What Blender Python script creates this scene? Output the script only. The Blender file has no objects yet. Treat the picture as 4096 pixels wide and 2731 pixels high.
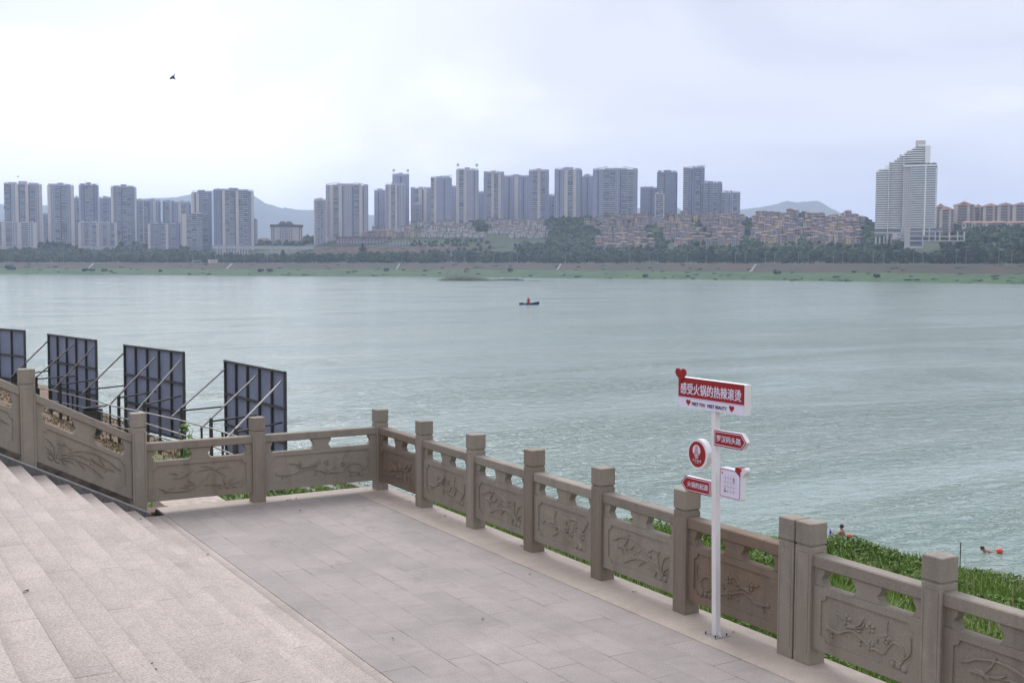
import bpy, bmesh, math, random
import numpy as np
from mathutils import Vector, Matrix, noise

R_ = math.radians
D = bpy.data
SC = bpy.context.scene
COL = SC.collection
rng = random.Random(7)
nrg = np.random.default_rng(7)

# ------------------------------------------------------------------ camera, sky, sun, exposure
F = 4635.38
CAM = Vector((-7.08475, -15.77919, 3.31415))
YAW, PITCH, ROLL = 0.53578, -0.06366, 0.0043
_fw = Vector((math.sin(YAW) * math.cos(PITCH), math.cos(YAW) * math.cos(PITCH), math.sin(PITCH)))
_r = Vector((math.cos(YAW), -math.sin(YAW), 0))
_u = _r.cross(_fw)
RT = _r * math.cos(ROLL) + _u * math.sin(ROLL)
UP = -_r * math.sin(ROLL) + _u * math.cos(ROLL)
FW = _fw
cam = D.objects.new("camera", D.cameras.new("camera"))
COL.objects.link(cam)
cam.matrix_world = Matrix((
    (RT.x, UP.x, -FW.x, CAM.x), (RT.y, UP.y, -FW.y, CAM.y), (RT.z, UP.z, -FW.z, CAM.z), (0, 0, 0, 1)))
cam.data.sensor_width = 36
cam.data.lens = F / 4096 * 36
cam.data.clip_start = 0.1
cam.data.clip_end = 20000
SC.camera = cam

SUN_EL, SUN_AZ = R_(46), R_(14)          # azimuth from +y toward +x: behind thin cloud, ahead and left
SUN_DIR = Vector((math.sin(SUN_AZ) * math.cos(SUN_EL), math.cos(SUN_AZ) * math.cos(SUN_EL), math.sin(SUN_EL)))
W_ = D.worlds.new("World")
SC.world = W_
W_.use_nodes = True
wn, wl = W_.node_tree.nodes, W_.node_tree.links
wn.clear()
w_out = wn.new("ShaderNodeOutputWorld")
w_sky = wn.new("ShaderNodeTexSky")
w_sky.sky_type = 'NISHITA'
w_sky.sun_disc = False
w_sky.sun_elevation = SUN_EL
w_sky.sun_rotation = SUN_AZ
w_b1 = wn.new("ShaderNodeBackground")
w_b1.inputs[1].default_value = 0.08
wl.new(w_sky.outputs[0], w_b1.inputs[0])
# cloud deck over the clear sky
w_tc = wn.new("ShaderNodeTexCoord")
w_map = wn.new("ShaderNodeMapping")
w_map.inputs['Scale'].default_value = (1.0, 1.0, 2.6)
w_map.inputs['Rotation'].default_value = (0.10, 0.16, 0.0)
w_map.inputs['Location'].default_value = (5.3, 0.7, 1.4)
wl.new(w_tc.outputs['Generated'], w_map.inputs[0])
w_n = wn.new("ShaderNodeTexNoise")
w_n.inputs['Scale'].default_value = 1.9
w_n.inputs['Detail'].default_value = 5
w_n.inputs['Roughness'].default_value = 0.5
w_n.inputs['Distortion'].default_value = 0.7
wl.new(w_map.outputs[0], w_n.inputs['Vector'])
# thin bright place in the cloud in front of the sun side
GLOW = (FW + RT * ((850 - 2048) / F) + UP * ((1365 - 520) / F)).normalized()
w_dot = wn.new("ShaderNodeVectorMath")
w_dot.operation = 'DOT_PRODUCT'
w_nrm = wn.new("ShaderNodeVectorMath")
w_nrm.operation = 'NORMALIZE'
wl.new(w_tc.outputs['Generated'], w_nrm.inputs[0])
wl.new(w_nrm.outputs[0], w_dot.inputs[0])
w_dot.inputs[1].default_value = GLOW
w_mr = wn.new("ShaderNodeMapRange")
w_mr.interpolation_type = 'SMOOTHSTEP'
w_mr.inputs['From Min'].default_value = 0.88
w_mr.inputs['From Max'].default_value = 1.0
w_mr.inputs['To Min'].default_value = 0.0
w_mr.inputs['To Max'].default_value = 0.20
wl.new(w_dot.outputs['Value'], w_mr.inputs['Value'])
w_add = wn.new("ShaderNodeMath")
w_add.operation = 'ADD'
w_am = wn.new("ShaderNodeMath")            # deepen the cloud relief
w_am.operation = 'MULTIPLY_ADD'
w_am.inputs[1].default_value = 1.3
w_am.inputs[2].default_value = -0.18
wl.new(w_n.outputs['Fac'], w_am.inputs[0])
wl.new(w_am.outputs[0], w_add.inputs[0])
wl.new(w_mr.outputs[0], w_add.inputs[1])
w_cr = wn.new("ShaderNodeValToRGB")
w_cr.color_ramp.interpolation = 'EASE'
cr = w_cr.color_ramp.elements
cr[0].position, cr[0].color = 0.36, (0.455, 0.462, 0.535, 1)
cr[1].position, cr[1].color = 0.80, (0.76, 0.755, 0.76, 1)
e = w_cr.color_ramp.elements.new(0.58)
e.color = (0.55, 0.555, 0.615, 1)
wl.new(w_add.outputs[0], w_cr.inputs[0])
w_b2 = wn.new("ShaderNodeBackground")
w_sep = wn.new("ShaderNodeSeparateXYZ")
wl.new(w_nrm.outputs[0], w_sep.inputs[0])
w_el = wn.new("ShaderNodeMapRange")
w_el.interpolation_type = 'SMOOTHSTEP'
for k_, v_ in (('From Min', 0.24), ('From Max', 0.8), ('To Min', 1.0), ('To Max', 1.5)):
    w_el.inputs[k_].default_value = v_
wl.new(w_sep.outputs['Z'], w_el.inputs['Value'])
w_gl = wn.new("ShaderNodeMapRange")
w_gl.interpolation_type = 'SMOOTHSTEP'
for k_, v_ in (('From Min', 0.955), ('From Max', 1.0), ('To Min', 0.0), ('To Max', 0.26)):
    w_gl.inputs[k_].default_value = v_
wl.new(w_dot.outputs['Value'], w_gl.inputs['Value'])
w_st = wn.new("ShaderNodeMath")
w_st.operation = 'ADD'
wl.new(w_el.outputs[0], w_st.inputs[0])
wl.new(w_gl.outputs[0], w_st.inputs[1])
w_sd = wn.new("ShaderNodeVectorMath")
w_sd.operation = 'DOT_PRODUCT'
wl.new(w_nrm.outputs[0], w_sd.inputs[0])
w_sd.inputs[1].default_value = SUN_DIR
w_sg = wn.new("ShaderNodeMapRange")        # bright cloud round the hidden sun
w_sg.interpolation_type = 'SMOOTHSTEP'
for k_, v_ in (('From Min', 0.868), ('From Max', 1.0), ('To Min', 0.0), ('To Max', 5.0)):
    w_sg.inputs[k_].default_value = v_
wl.new(w_sd.outputs['Value'], w_sg.inputs['Value'])
w_s2 = wn.new("ShaderNodeMath")
w_s2.operation = 'ADD'
wl.new(w_st.outputs[0], w_s2.inputs[0])
wl.new(w_sg.outputs[0], w_s2.inputs[1])
wl.new(w_s2.outputs[0], w_b2.inputs[1])
w_wm = wn.new("ShaderNodeMix")
w_wm.data_type = 'RGBA'
w_wf = wn.new("ShaderNodeMapRange")
for k_, v_ in (('From Min', 0.3), ('From Max', 0.8), ('To Min', 0.0), ('To Max', 0.85)):
    w_wf.inputs[k_].default_value = v_
wl.new(w_sep.outputs['Z'], w_wf.inputs['Value'])
wl.new(w_wf.outputs[0], w_wm.inputs[0])
wl.new(w_cr.outputs[0], w_wm.inputs[6])
w_wm.inputs[7].default_value = (0.72, 0.685, 0.65, 1)
wl.new(w_wm.outputs[2], w_b2.inputs[0])
wl.new(w_cr.outputs[0], w_b2.inputs[0])
w_mix = wn.new("ShaderNodeMixShader")
w_mix.inputs[0].default_value = 0.9
wl.new(w_b1.outputs[0], w_mix.inputs[1])
wl.new(w_b2.outputs[0], w_mix.inputs[2])
wl.new(w_mix.outputs[0], w_out.inputs[0])

sl = D.lights.new("sun", 'SUN')
sl.energy = 0.6
sl.angle = R_(22)
sl.color = (1.0, 0.95, 0.88)
sun = D.objects.new("sun", sl)
COL.objects.link(sun)
sun.rotation_euler = SUN_DIR.to_track_quat('Z', 'Y').to_euler()

SC.view_settings.view_transform = 'Standard'
SC.view_settings.look = 'None'
SC.view_settings.exposure = 0.72
SC.view_settings.gamma = 1.0
SC.render.engine = 'CYCLES'
SC.cycles.use_denoising = True
SC.cycles.max_bounces = 6
SC.cycles.diffuse_bounces = 3
SC.cycles.glossy_bounces = 3
SC.cycles.volume_bounces = 1
SC.cycles.transparent_max_bounces = 8
SC.cycles.caustics_reflective = False
SC.cycles.caustics_refractive = False

WATER_Z = -8.7


def W(x, y, dep):
    """photo pixel (4096 wide) at forward distance dep -> world point"""
    return CAM + (FW + RT * ((x - 2048) / F) - UP * ((y - 1365.5) / F)) * dep


def onz(x, y, z):
    d = FW + RT * ((x - 2048) / F) - UP * ((y - 1365.5) / F)
    return CAM + d * ((z - CAM.z) / d.z)


# ------------------------------------------------------------------ materials
def lin(r, g, b):
    f = lambda c: (c / 255 / 12.92) if c < 10 else ((c / 255 + 0.055) / 1.055) ** 2.4
    return (f(r), f(g), f(b))


class NT:
    def __init__(s, name):
        s.m = D.materials.new(name)
        s.m.use_nodes = True
        s.n, s.l = s.m.node_tree.nodes, s.m.node_tree.links
        s.p = s.n['Principled BSDF']
        s.pos = None

    def add(s, t, **kw):
        n = s.n.new(t)
        for k, v in kw.items():
            if k in n.inputs:
                n.inputs[k].default_value = v
            else:
                setattr(n, k, v)
        return n

    def P(s):
        if s.pos is None:
            s.pos = s.add("ShaderNodeNewGeometry").outputs['Position']
        return s.pos

    def map(s, scale=(1, 1, 1), rot=(0, 0, 0), loc=(0, 0, 0)):
        m = s.add("ShaderNodeMapping")
        m.inputs['Scale'].default_value = scale
        m.inputs['Rotation'].default_value = rot
        m.inputs['Location'].default_value = loc
        s.l.new(s.P(), m.inputs[0])
        return m.outputs[0]

    def noise(s, scale, detail=3, rough=0.55, vec=None, dist=0.0):
        n = s.add("ShaderNodeTexNoise", Scale=scale, Detail=detail, Roughness=rough, Distortion=dist)
        s.l.new(vec if vec is not None else s.P(), n.inputs['Vector'])
        return n.outputs['Fac']

    def ramp(s, val, stops, interp='LINEAR'):
        r = s.add("ShaderNodeValToRGB")
        r.color_ramp.interpolation = interp
        el = r.color_ramp.elements
        while len(el) < len(stops):
            el.new(0.5)
        for e_, (p, c) in zip(el, stops):
            e_.position = p
            e_.color = (*c, 1) if len(c) == 3 else c
        s.l.new(val, r.inputs[0])
        return r.outputs[0]

    def mixc(s, fac, a, b, mode='MIX'):
        m = s.add("ShaderNodeMix", data_type='RGBA', blend_type=mode)
        for sock, v in ((m.inputs[0], fac), (m.inputs[6], a), (m.inputs[7], b)):
            if hasattr(v, 'links'):
                s.l.new(v, sock)
            else:
                sock.default_value = v if isinstance(v, (int, float)) else (*v, 1)
        return m.outputs[2]

    def math(s, op, a, b=0.0, clamp=False):
        m = s.add("ShaderNodeMath", operation=op, use_clamp=clamp)
        for sock, v in ((m.inputs[0], a), (m.inputs[1], b)):
            if hasattr(v, 'links'):
                s.l.new(v, sock)
            else:
                sock.default_value = v
        return m.outputs[0]

    def color(s, c):
        if hasattr(c, 'links'):
            s.l.new(c, s.p.inputs['Base Color'])
        else:
            s.p.inputs['Base Color'].default_value = (*c, 1)

    def bump(s, h, strength=0.3, dist=0.01):
        b = s.add("ShaderNodeBump", Strength=strength, Distance=dist)
        s.l.new(h, b.inputs['Height'])
        s.l.new(b.outputs[0], s.p.inputs['Normal'])
        return b

    def rough(s, v):
        s.p.inputs['Roughness'].default_value = v


def plain(name, c, rough=0.7, var=0.12, scale=2.0, metal=0.0, spec=0.4):
    t = NT(name)
    t.rough(rough)
    t.p.inputs['Metallic'].default_value = metal
    t.p.inputs['Specular IOR Level'].default_value = spec
    if var > 0:
        n = t.noise(scale, 4, 0.6)
        t.color(t.ramp(n, [(0.25, tuple(v * (1 - var) for v in c)), (0.75, tuple(min(1, v * (1 + var)) for v in c))]))
    else:
        t.color(c)
    return t.m


def stone(name, c, brown=0.35, seed=0.0):
    t = NT(name)
    t.rough(0.88)
    t.p.inputs['Specular IOR Level'].default_value = 0.25
    off = t.map(loc=(seed * 3.7, seed * 1.9, seed))
    big = t.noise(1.3, 4, 0.6, off)
    streak = t.noise(1.0, 4, 0.6, t.map(scale=(5, 5, 0.7), loc=(seed, seed, 0)))
    grain = t.noise(110, 2, 0.8)
    rust = (c[0] * 0.92, c[1] * 0.74, c[2] * 0.60)
    dark = tuple(v * 0.62 for v in c)
    col = t.ramp(grain, [(0.3, tuple(v * 0.76 for v in c)), (0.7, tuple(v * 1.22 for v in c))])
    col = t.mixc(t.ramp(big, [(0.42, (0, 0, 0)), (0.72, (brown, brown, brown))]), col, rust)
    col = t.mixc(t.ramp(streak, [(0.50, (0, 0, 0)), (0.74, (0.7, 0.7, 0.7))]), col, dark)
    blot = t.noise(4.5, 4, 0.65, t.map(loc=(seed, 5, 2)))
    col = t.mixc(t.ramp(blot, [(0.56, (0, 0, 0)), (0.74, (0.45, 0.45, 0.45))]), col, tuple(min(1, v * 1.28) for v in c))
    oi = t.add("ShaderNodeObjectInfo")
    col = t.mixc(1.0, col, t.ramp(oi.outputs['Random'], [(0.0, (0.84, 0.83, 0.82)), (1.0, (1.10, 1.10, 1.10))]), 'MULTIPLY')
    t.color(col)
    t.bump(t.noise(90, 3, 0.7), 0.25, 0.004)
    return t.m


M = {}
M['stone'] = stone('carved_stone', (0.292, 0.262, 0.216), 0.16)
M['stone2'] = stone('weathered_stone', (0.278, 0.244, 0.198), 0.40, 2.0)
M['stone3'] = stone('rusty_stone', (0.232, 0.187, 0.144), 0.95, 4.0)


def slab_mat(name, c1, c2, joint, bw, rh, mortar, uoff=(0, 0), speck=0.2, swap=True, offs=0.5, bumpj=0.4):
    """stone slabs laid in rows parallel to the world y axis"""
    t = NT(name)
    t.rough(0.8)
    t.p.inputs['Specular IOR Level'].default_value = 0.3
    sep = t.add("ShaderNodeSeparateXYZ")
    t.l.new(t.P(), sep.inputs[0])
    cmb = t.add("ShaderNodeCombineXYZ")
    u = t.math('ADD', sep.outputs['Y' if swap else 'X'], uoff[0])
    v = t.math('ADD', sep.outputs['X' if swap else 'Y'], uoff[1])
    t.l.new(u, cmb.inputs[0])
    t.l.new(v, cmb.inputs[1])
    b = t.add("ShaderNodeTexBrick", offset=offs, offset_frequency=2, squash=1.0)
    b.inputs['Scale'].default_value = 1.0
    b.inputs['Brick Width'].default_value = bw
    b.inputs['Row Height'].default_value = rh
    b.inputs['Mortar Size'].default_value = mortar
    b.inputs['Mortar Smooth'].default_value = 0.3
    b.inputs['Bias'].default_value = 0.0
    b.inputs['Color1'].default_value = (*c1, 1)
    b.inputs['Color2'].default_value = (*c2, 1)
    b.inputs['Mortar'].default_value = (*joint, 1)
    t.l.new(cmb.outputs[0], b.inputs['Vector'])
    col = b.outputs['Color']
    # joints come and go, as the grout wears
    wear = t.noise(1.7, 3, 0.6)
    avg = tuple((p + q) / 2 for p, q in zip(c1, c2))
    keep = t.ramp(wear, [(0.48, (0.15, 0.15, 0.15)), (0.66, (1, 1, 1))])
    fac = t.math('MULTIPLY', b.outputs['Fac'], t.math('SUBTRACT', 1.0, keep))
    col = t.mixc(fac, col, avg)
    n1 = t.noise(0.9, 5, 0.65)
    col = t.mixc(0.85, col, t.ramp(n1, [(0.3, (0.80, 0.80, 0.79)), (0.7, (1.14, 1.12, 1.10))]), 'MULTIPLY')
    n2 = t.noise(7, 4, 0.7)
    col = t.mixc(0.5, col, t.ramp(n2, [(0.3, (0.88, 0.87, 0.86)), (0.65, (1.06, 1.06, 1.06))]), 'MULTIPLY')
    g = t.noise(70, 3, 0.85)
    col = t.mixc(1.0, col, t.ramp(g, [(0.3, (1 - speck,) * 3), (0.72, (1 + speck,) * 3)]), 'MULTIPLY')
    st = t.noise(2.2, 3, 0.5, t.map(scale=(1.3, 0.8, 1), loc=(4, 2, 0)), 1.0)
    col = t.mixc(t.ramp(st, [(0.60, (0, 0, 0)), (0.74, (0.4, 0.4, 0.4))]), col, tuple(v * 0.66 for v in (avg[0] * 1.0, avg[1] * 0.97, avg[2] * 0.9)))
    sp = t.noise(23, 1, 0.4, t.map(loc=(9, 1, 0)))
    col = t.mixc(t.ramp(sp, [(0.77, (0, 0, 0)), (0.80, (0.5, 0.5, 0.5))]), col, tuple(v * 0.4 for v in avg))
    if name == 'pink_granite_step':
        # dirt plus painted occlusion shade in the inner corner of each tread
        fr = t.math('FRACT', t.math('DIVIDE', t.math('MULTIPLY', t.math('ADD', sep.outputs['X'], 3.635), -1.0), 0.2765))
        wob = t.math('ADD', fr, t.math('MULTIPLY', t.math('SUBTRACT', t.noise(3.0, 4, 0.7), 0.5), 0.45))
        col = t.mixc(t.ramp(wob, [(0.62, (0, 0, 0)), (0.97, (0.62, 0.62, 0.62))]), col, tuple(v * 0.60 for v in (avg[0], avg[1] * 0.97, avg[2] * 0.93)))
    t.color(col)
    t.bump(g, 0.35, 0.005)
    return t.m


M['paving'] = slab_mat('grey_paving', (0.290, 0.260, 0.238), (0.322, 0.288, 0.264), (0.13, 0.112, 0.10), 0.62, 0.31, 0.006, (0.1, 3.26), 0.28)
M['border'] = slab_mat('pale_granite_slab', (0.378, 0.324, 0.272), (0.418, 0.359, 0.304), (0.264, 0.220, 0.190), 1.15, 2.0, 0.006, (0.4, 3.26), 0.16)
M['border_x'] = slab_mat('pale_granite_edge', (0.374, 0.320, 0.269), (0.414, 0.356, 0.302), (0.246, 0.211, 0.181), 1.1, 2.0, 0.006, (0.2, 0.9), 0.16, False)
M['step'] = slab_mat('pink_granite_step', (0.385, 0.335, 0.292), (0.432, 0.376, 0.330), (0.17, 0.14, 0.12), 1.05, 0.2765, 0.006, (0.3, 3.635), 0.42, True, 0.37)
M['curb'] = plain('grey_granite', (0.36, 0.35, 0.335), 0.8, 0.3, 14)
M['dark_granite'] = plain('dark_granite', (0.13, 0.125, 0.12), 0.8, 0.4, 25)
M['joint'] = plain('dark_joint', (0.03, 0.028, 0.025), 0.9, 0)
M['white'] = plain('white_paint', (0.76, 0.74, 0.74), 0.45, 0.04, 3)
M['white_face'] = plain('white_vinyl', (0.74, 0.70, 0.82), 0.4, 0.02, 3)
M['red'] = plain('red_vinyl', (0.30, 0.014, 0.014), 0.4, 0.05, 4)
M['ink'] = plain('black_ink', (0.02, 0.02, 0.025), 0.5, 0)
M['lilac'] = plain('magenta_line', (0.42, 0.16, 0.42), 0.5, 0)
M['steel'] = plain('painted_steel', (0.055, 0.055, 0.048), 0.5, 0.35, 6)
M['galv'] = plain('galvanised_tube', (0.36, 0.345, 0.32), 0.4, 0.2, 8, 0.6)
M['sheet'] = plain('blue_grey_sheet', (0.20, 0.235, 0.32), 0.55, 0.2, 1.2)
M['frame'] = plain('dark_frame', (0.052, 0.055, 0.050), 0.55, 0.3, 3)
M['concrete'] = plain('stained_concrete', (0.17, 0.15, 0.135), 0.9, 0.75, 4.5)
M['sand'] = plain('sandy_concrete', (0.42, 0.35, 0.29), 0.95, 0.3, 9)
M['rustblock'] = plain('brown_block', (0.15, 0.10, 0.07), 0.9, 0.2, 5)


# ------------------------------------------------------------------ mesh helpers
class MB:
    def __init__(s):
        s.v, s.f, s.m, s.sm = [], [], [], []

    def add(s, verts, faces, mat=0, smooth=False):
        o = len(s.v)
        s.v += [tuple(v) for v in verts]
        s.f += [tuple(i + o for i in f) for f in faces]
        s.m += [mat] * len(faces)
        s.sm += [smooth] * len(faces)
        return s

    def box(s, x0, x1, y0, y1, z0, z1, mat=0, T=None):
        v = [(x0, y0, z0), (x1, y0, z0), (x1, y1, z0), (x0, y1, z0), (x0, y0, z1), (x1, y0, z1), (x1, y1, z1), (x0, y1, z1)]
        if T:
            v = [T(*p) for p in v]
        return s.add(v, [(0, 3, 2, 1), (4, 5, 6, 7), (0, 1, 5, 4), (1, 2, 6, 5), (2, 3, 7, 6), (3, 0, 4, 7)], mat)

    def cbox(s, x0, x1, y0, y1, z0, z1, c=0.006, mat=0, T=None):
        """box with chamfered edges"""
        bm = bmesh.new()
        bmesh.ops.create_cube(bm, size=1)
        for v in bm.verts:
            v.co = (x0 + (v.co.x + 0.5) * (x1 - x0), y0 + (v.co.y + 0.5) * (y1 - y0), z0 + (v.co.z + 0.5) * (z1 - z0))
        bmesh.ops.bevel(bm, geom=bm.edges[:], offset=c, segments=1, affect='EDGES')
        bm.verts.index_update()
        vs = [T(*v.co) if T else tuple(v.co) for v in bm.verts]
        s.add(vs, [[v.index for v in f.verts] for f in bm.faces], mat)
        bm.free()
        return s

    def prism(s, poly, d0, d1, T, mat=0):
        """2-D polygon (a, b) extruded between depths d0 and d1; T(a, d, b) -> point"""
        n = len(poly)
        v = [T(a, d0, b) for a, b in poly] + [T(a, d1, b) for a, b in poly]
        f = [tuple(range(n)), tuple(reversed(range(n, 2 * n)))] + [(i, i + n, (i + 1) % n + n, (i + 1) % n) for i in range(n)]
        return s.add(v, f, mat)

    def tube(s, pts, r, n=8, mat=0, cap=True, smooth=True):
        pts = [Vector(p) for p in pts]
        rs = r if isinstance(r, (list, tuple)) else [r] * len(pts)
        o = len(s.v)
        vs, fs = [], []
        for i, p in enumerate(pts):
            t = (pts[min(i + 1, len(pts) - 1)] - pts[max(i - 1, 0)]).normalized()
            a = Vector((0, 0, 1)) if abs(t.z) < 0.9 else Vector((1, 0, 0))
            x = t.cross(a).normalized()
            y = t.cross(x)
            for k in range(n):
                g = 2 * math.pi * (k + 0.5) / n
                vs.append(p + (x * math.cos(g) + y * math.sin(g)) * rs[i])
        for i in range(len(pts) - 1):
            for k in range(n):
                fs.append((i * n + k, i * n + (k + 1) % n, (i + 1) * n + (k + 1) % n, (i + 1) * n + k))
        s.add(vs, fs, mat, smooth)
        if cap:
            s.add(vs[:n], [tuple(reversed(range(n)))], mat)
            s.add(vs[-n:], [tuple(range(n))], mat)
        return s

    def blob(s, c, rad, sub=2, amp=0.0, fr=1.5, mat=0, seed=0, smooth=True, zr=None):
        v, f = ICO[sub]
        out = []
        for p in v:
            k = 1 + amp * noise.noise(Vector(p) * fr + Vector((seed * 7.1, seed * 3.3, seed)))
            out.append((c[0] + p[0] * rad[0] * k, c[1] + p[1] * rad[1] * k, c[2] + p[2] * rad[2] * k))
        return s.add(out, f, mat, smooth)

    def mesh(s, name, mats):
        me = D.meshes.new(name)
        me.from_pydata(s.v, [], s.f)
        for m in (mats if isinstance(mats, (list, tuple)) else [mats]):
            me.materials.append(m)
        me.polygons.foreach_set('material_index', s.m)
        me.polygons.foreach_set('use_smooth', s.sm)
        me.update()
        return me

    def build(s, name, mats, parent=None, loc=None):
        o = D.objects.new(name, s.mesh(name, mats))
        COL.objects.link(o)
        if parent is not None:
            o.parent = parent
        if loc is not None:
            o.location = loc
        return o


ICO = {}
for sub in (1, 2, 3):
    bm = bmesh.new()
    bmesh.ops.create_icosphere(bm, subdivisions=sub, radius=1)
    bm.verts.index_update()
    ICO[sub] = ([tuple(v.co) for v in bm.verts], [tuple(v.index for v in f.verts) for f in bm.faces])
    bm.free()


def tag(o, label, cat, group=None):
    o['label'] = label
    o['category'] = cat
    if group:
        o['group'] = group
    return o


def kind(o, k):
    o['kind'] = k
    return o


def empty(name, loc=(0, 0, 0), rz=0.0):
    o = D.objects.new(name, None)
    o.location = loc
    o.rotation_euler = (0, 0, rz)
    o.empty_display_size = 0.1
    COL.objects.link(o)
    return o


def copy_tree(o, parent=None, kids=None):
    c = o.copy()
    COL.objects.link(c)
    if parent is not None:
        c.parent = parent
    for ch in list(o.children):
        copy_tree(ch, c)
    return c


def fast_mesh(name, verts, k, mats, matidx=None, smooth=False):
    """numpy verts (N, k, 3): N separate faces of k corners"""
    n = len(verts)
    me = D.meshes.new(name)
    me.vertices.add(n * k)
    me.vertices.foreach_set('co', verts.reshape(-1).astype(np.float32))
    me.loops.add(n * k)
    me.loops.foreach_set('vertex_index', np.arange(n * k, dtype=np.int32))
    me.polygons.add(n)
    me.polygons.foreach_set('loop_start', np.arange(0, n * k, k, dtype=np.int32))
    for m in mats:
        me.materials.append(m)
    if matidx is not None:
        me.polygons.foreach_set('material_index', matidx.astype(np.int32))
    me.update(calc_edges=True)
    me.validate()
    return me


def add_obj(name, me, parent=None):
    o = D.objects.new(name, me)
    COL.objects.link(o)
    if parent is not None:
        o.parent = parent
    return o


_tc = {}


def text_mesh(body, bold=0.0):
    """glyph outline mesh in (x, y), normalised to its own bounding box 0..1"""
    c = D.curves.new("lettering", 'FONT')
    c.body = body
    c.size = 1.0
    c.offset = bold
    c.resolution_u = 3
    o = D.objects.new("lettering", c)
    COL.objects.link(o)
    dg = bpy.context.evaluated_depsgraph_get()
    me = D.meshes.new_from_object(o.evaluated_get(dg))
    D.objects.remove(o)
    vs = [v.co.copy() for v in me.vertices]
    fs = [tuple(p.vertices) for p in me.polygons]
    D.meshes.remove(me)
    x0, x1 = min(v.x for v in vs), max(v.x for v in vs)
    y0, y1 = min(v.y for v in vs), max(v.y for v in vs)
    return [((v.x - x0) / (x1 - x0), (v.y - y0) / (y1 - y0)) for v in vs], fs


# ------------------------------------------------------------------ terrace and stairs
TOP = 0.0
XR, YB, XS, XB, XN = 0.172, 0.243, -3.26, -0.465, -3.635
Y0 = -19.0


def slab(name, x0, x1, y0, y1, z0, z1, mat):
    b = MB().box(x0, x1, y0, y1, z0, z1)
    return kind(b.build(name, mat), 'structure')


slab('terrace_paving', XS + 0.012, XB, Y0, -0.205, -0.4, 0.0, M['paving'])
slab('terrace_border', XB, XR, Y0, -0.205, -0.4, 0.003, M['border'])
slab('terrace_edge', XS + 0.012, XR, -0.205, YB, -0.4, 0.003, M['border_x'])
slab('terrace_foundation', -9.5, XR - 0.05, Y0 + 0.1, YB - 0.05, -6.0, -0.4, M['concrete'])
# gap between terrace and stairs
slab('expansion_joint', XS, XS + 0.012, Y0, YB, -0.4, -0.015, M['joint'])

NST, RUN, RISE = 14, 0.2765, 0.1425
prof = [(XS, -0.4), (XS, 0.004), (XN + 0.002, 0.004)]
z = 0.004
for k in range(NST):
    xk = XN - RUN * k
    zt = 0.105 + RISE * k
    prof += [(xk, zt - 0.007), (xk - 0.007, zt)]
    prof += [(xk - RUN + 0.002, zt)]
prof += [(-9.5, 0.105 + RISE * (NST - 1)), (-9.5, -0.4)]
sb = MB()
n = len(prof)
va = [(x, Y0, zz) for x, zz in prof] + [(x, -0.30, zz) for x, zz in prof]
fc = [(i, (i + 1) % n, (i + 1) % n + n, i + n) for i in range(n)]
sb.add(va, fc)
sb.add([(x, -0.30, zz) for x, zz in prof], [tuple(range(n))])
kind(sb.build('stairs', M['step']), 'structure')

# sloping curb beside the stairs, with its dark granite flank
SLOPE = RISE / RUN
cz = lambda x: max(0.0, (XN + 0.18 - x) * SLOPE)
cb = MB()
xs = [-3.43, -9.4]
for (ya, yb_, zo, zl, mt) in ((-0.30, -0.262, 0.026, -0.5, 1), (-0.261, -0.16, 0.040, -0.5, 0)):
    pts = []
    for x in xs:
        pts += [(x, ya, cz(x) + zo), (x, yb_, cz(x) + zo), (x, yb_, zl - 0.3), (x, ya, zl - 0.3)]
    cb.add(pts, [(0, 1, 5, 4), (1, 2, 6, 5), (3, 0, 4, 7), (0, 3, 2, 1), (4, 5, 6, 7)], mt)
kind(cb.build('stair_curb', [M['curb'], M['dark_granite']]), 'structure')

# ------------------------------------------------------------------ carved stone railings
HW = 0.092          # half width of a post


def ribbon(mb, pts, w, h, T, taper=True, n=None, leaf=False):
    """raised, rounded line of carving: pts in panel metres, w half width, h height"""
    pts = [Vector((a, b)) for a, b in pts]
    # smooth the polyline (Catmull-Rom)
    sm = []
    for i in range(len(pts) - 1):
        p0, p1, p2, p3 = pts[max(i - 1, 0)], pts[i], pts[i + 1], pts[min(i + 2, len(pts) - 1)]
        for k in range(4):
            t = k / 4
            sm.append(0.5 * ((2 * p1) + (p2 - p0) * t + (2 * p0 - 5 * p1 + 4 * p2 - p3) * t * t + (3 * p1 - p0 - 3 * p2 + p3) * t ** 3))
    sm.append(pts[-1])
    N = len(sm)
    vs, fs = [], []
    for i, p in enumerate(sm):
        t = (sm[min(i + 1, N - 1)] - sm[max(i - 1, 0)])
        t = t.normalized() if t.length > 1e-9 else Vector((1, 0))
        nn = Vector((-t.y, t.x))
        q = i / (N - 1)
        ww = w * (math.sin(math.pi * min(1, q * 0.9 + 0.08)) if leaf else (1 - 0.6 * q if taper else 1))
        ww = max(ww, 0.0015)
        hh = h * (0.5 + 0.5 * ww / w)
        for a, d in ((-1, 0.0), (-0.6, hh), (0.6, hh), (1, 0.0)):
            c = p + nn * (a * ww)
            vs.append(T(c.x, d, c.y))
    for i in range(N - 1):
        for k in range(3):
            fs.append((i * 4 + k, i * 4 + k + 1, i * 4 + k + 5, i * 4 + k + 4))
    fs += [(0, 1, 2, 3), tuple((N - 1) * 4 + k for k in (3, 2, 1, 0))]
    mb.add(vs, fs)


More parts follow.
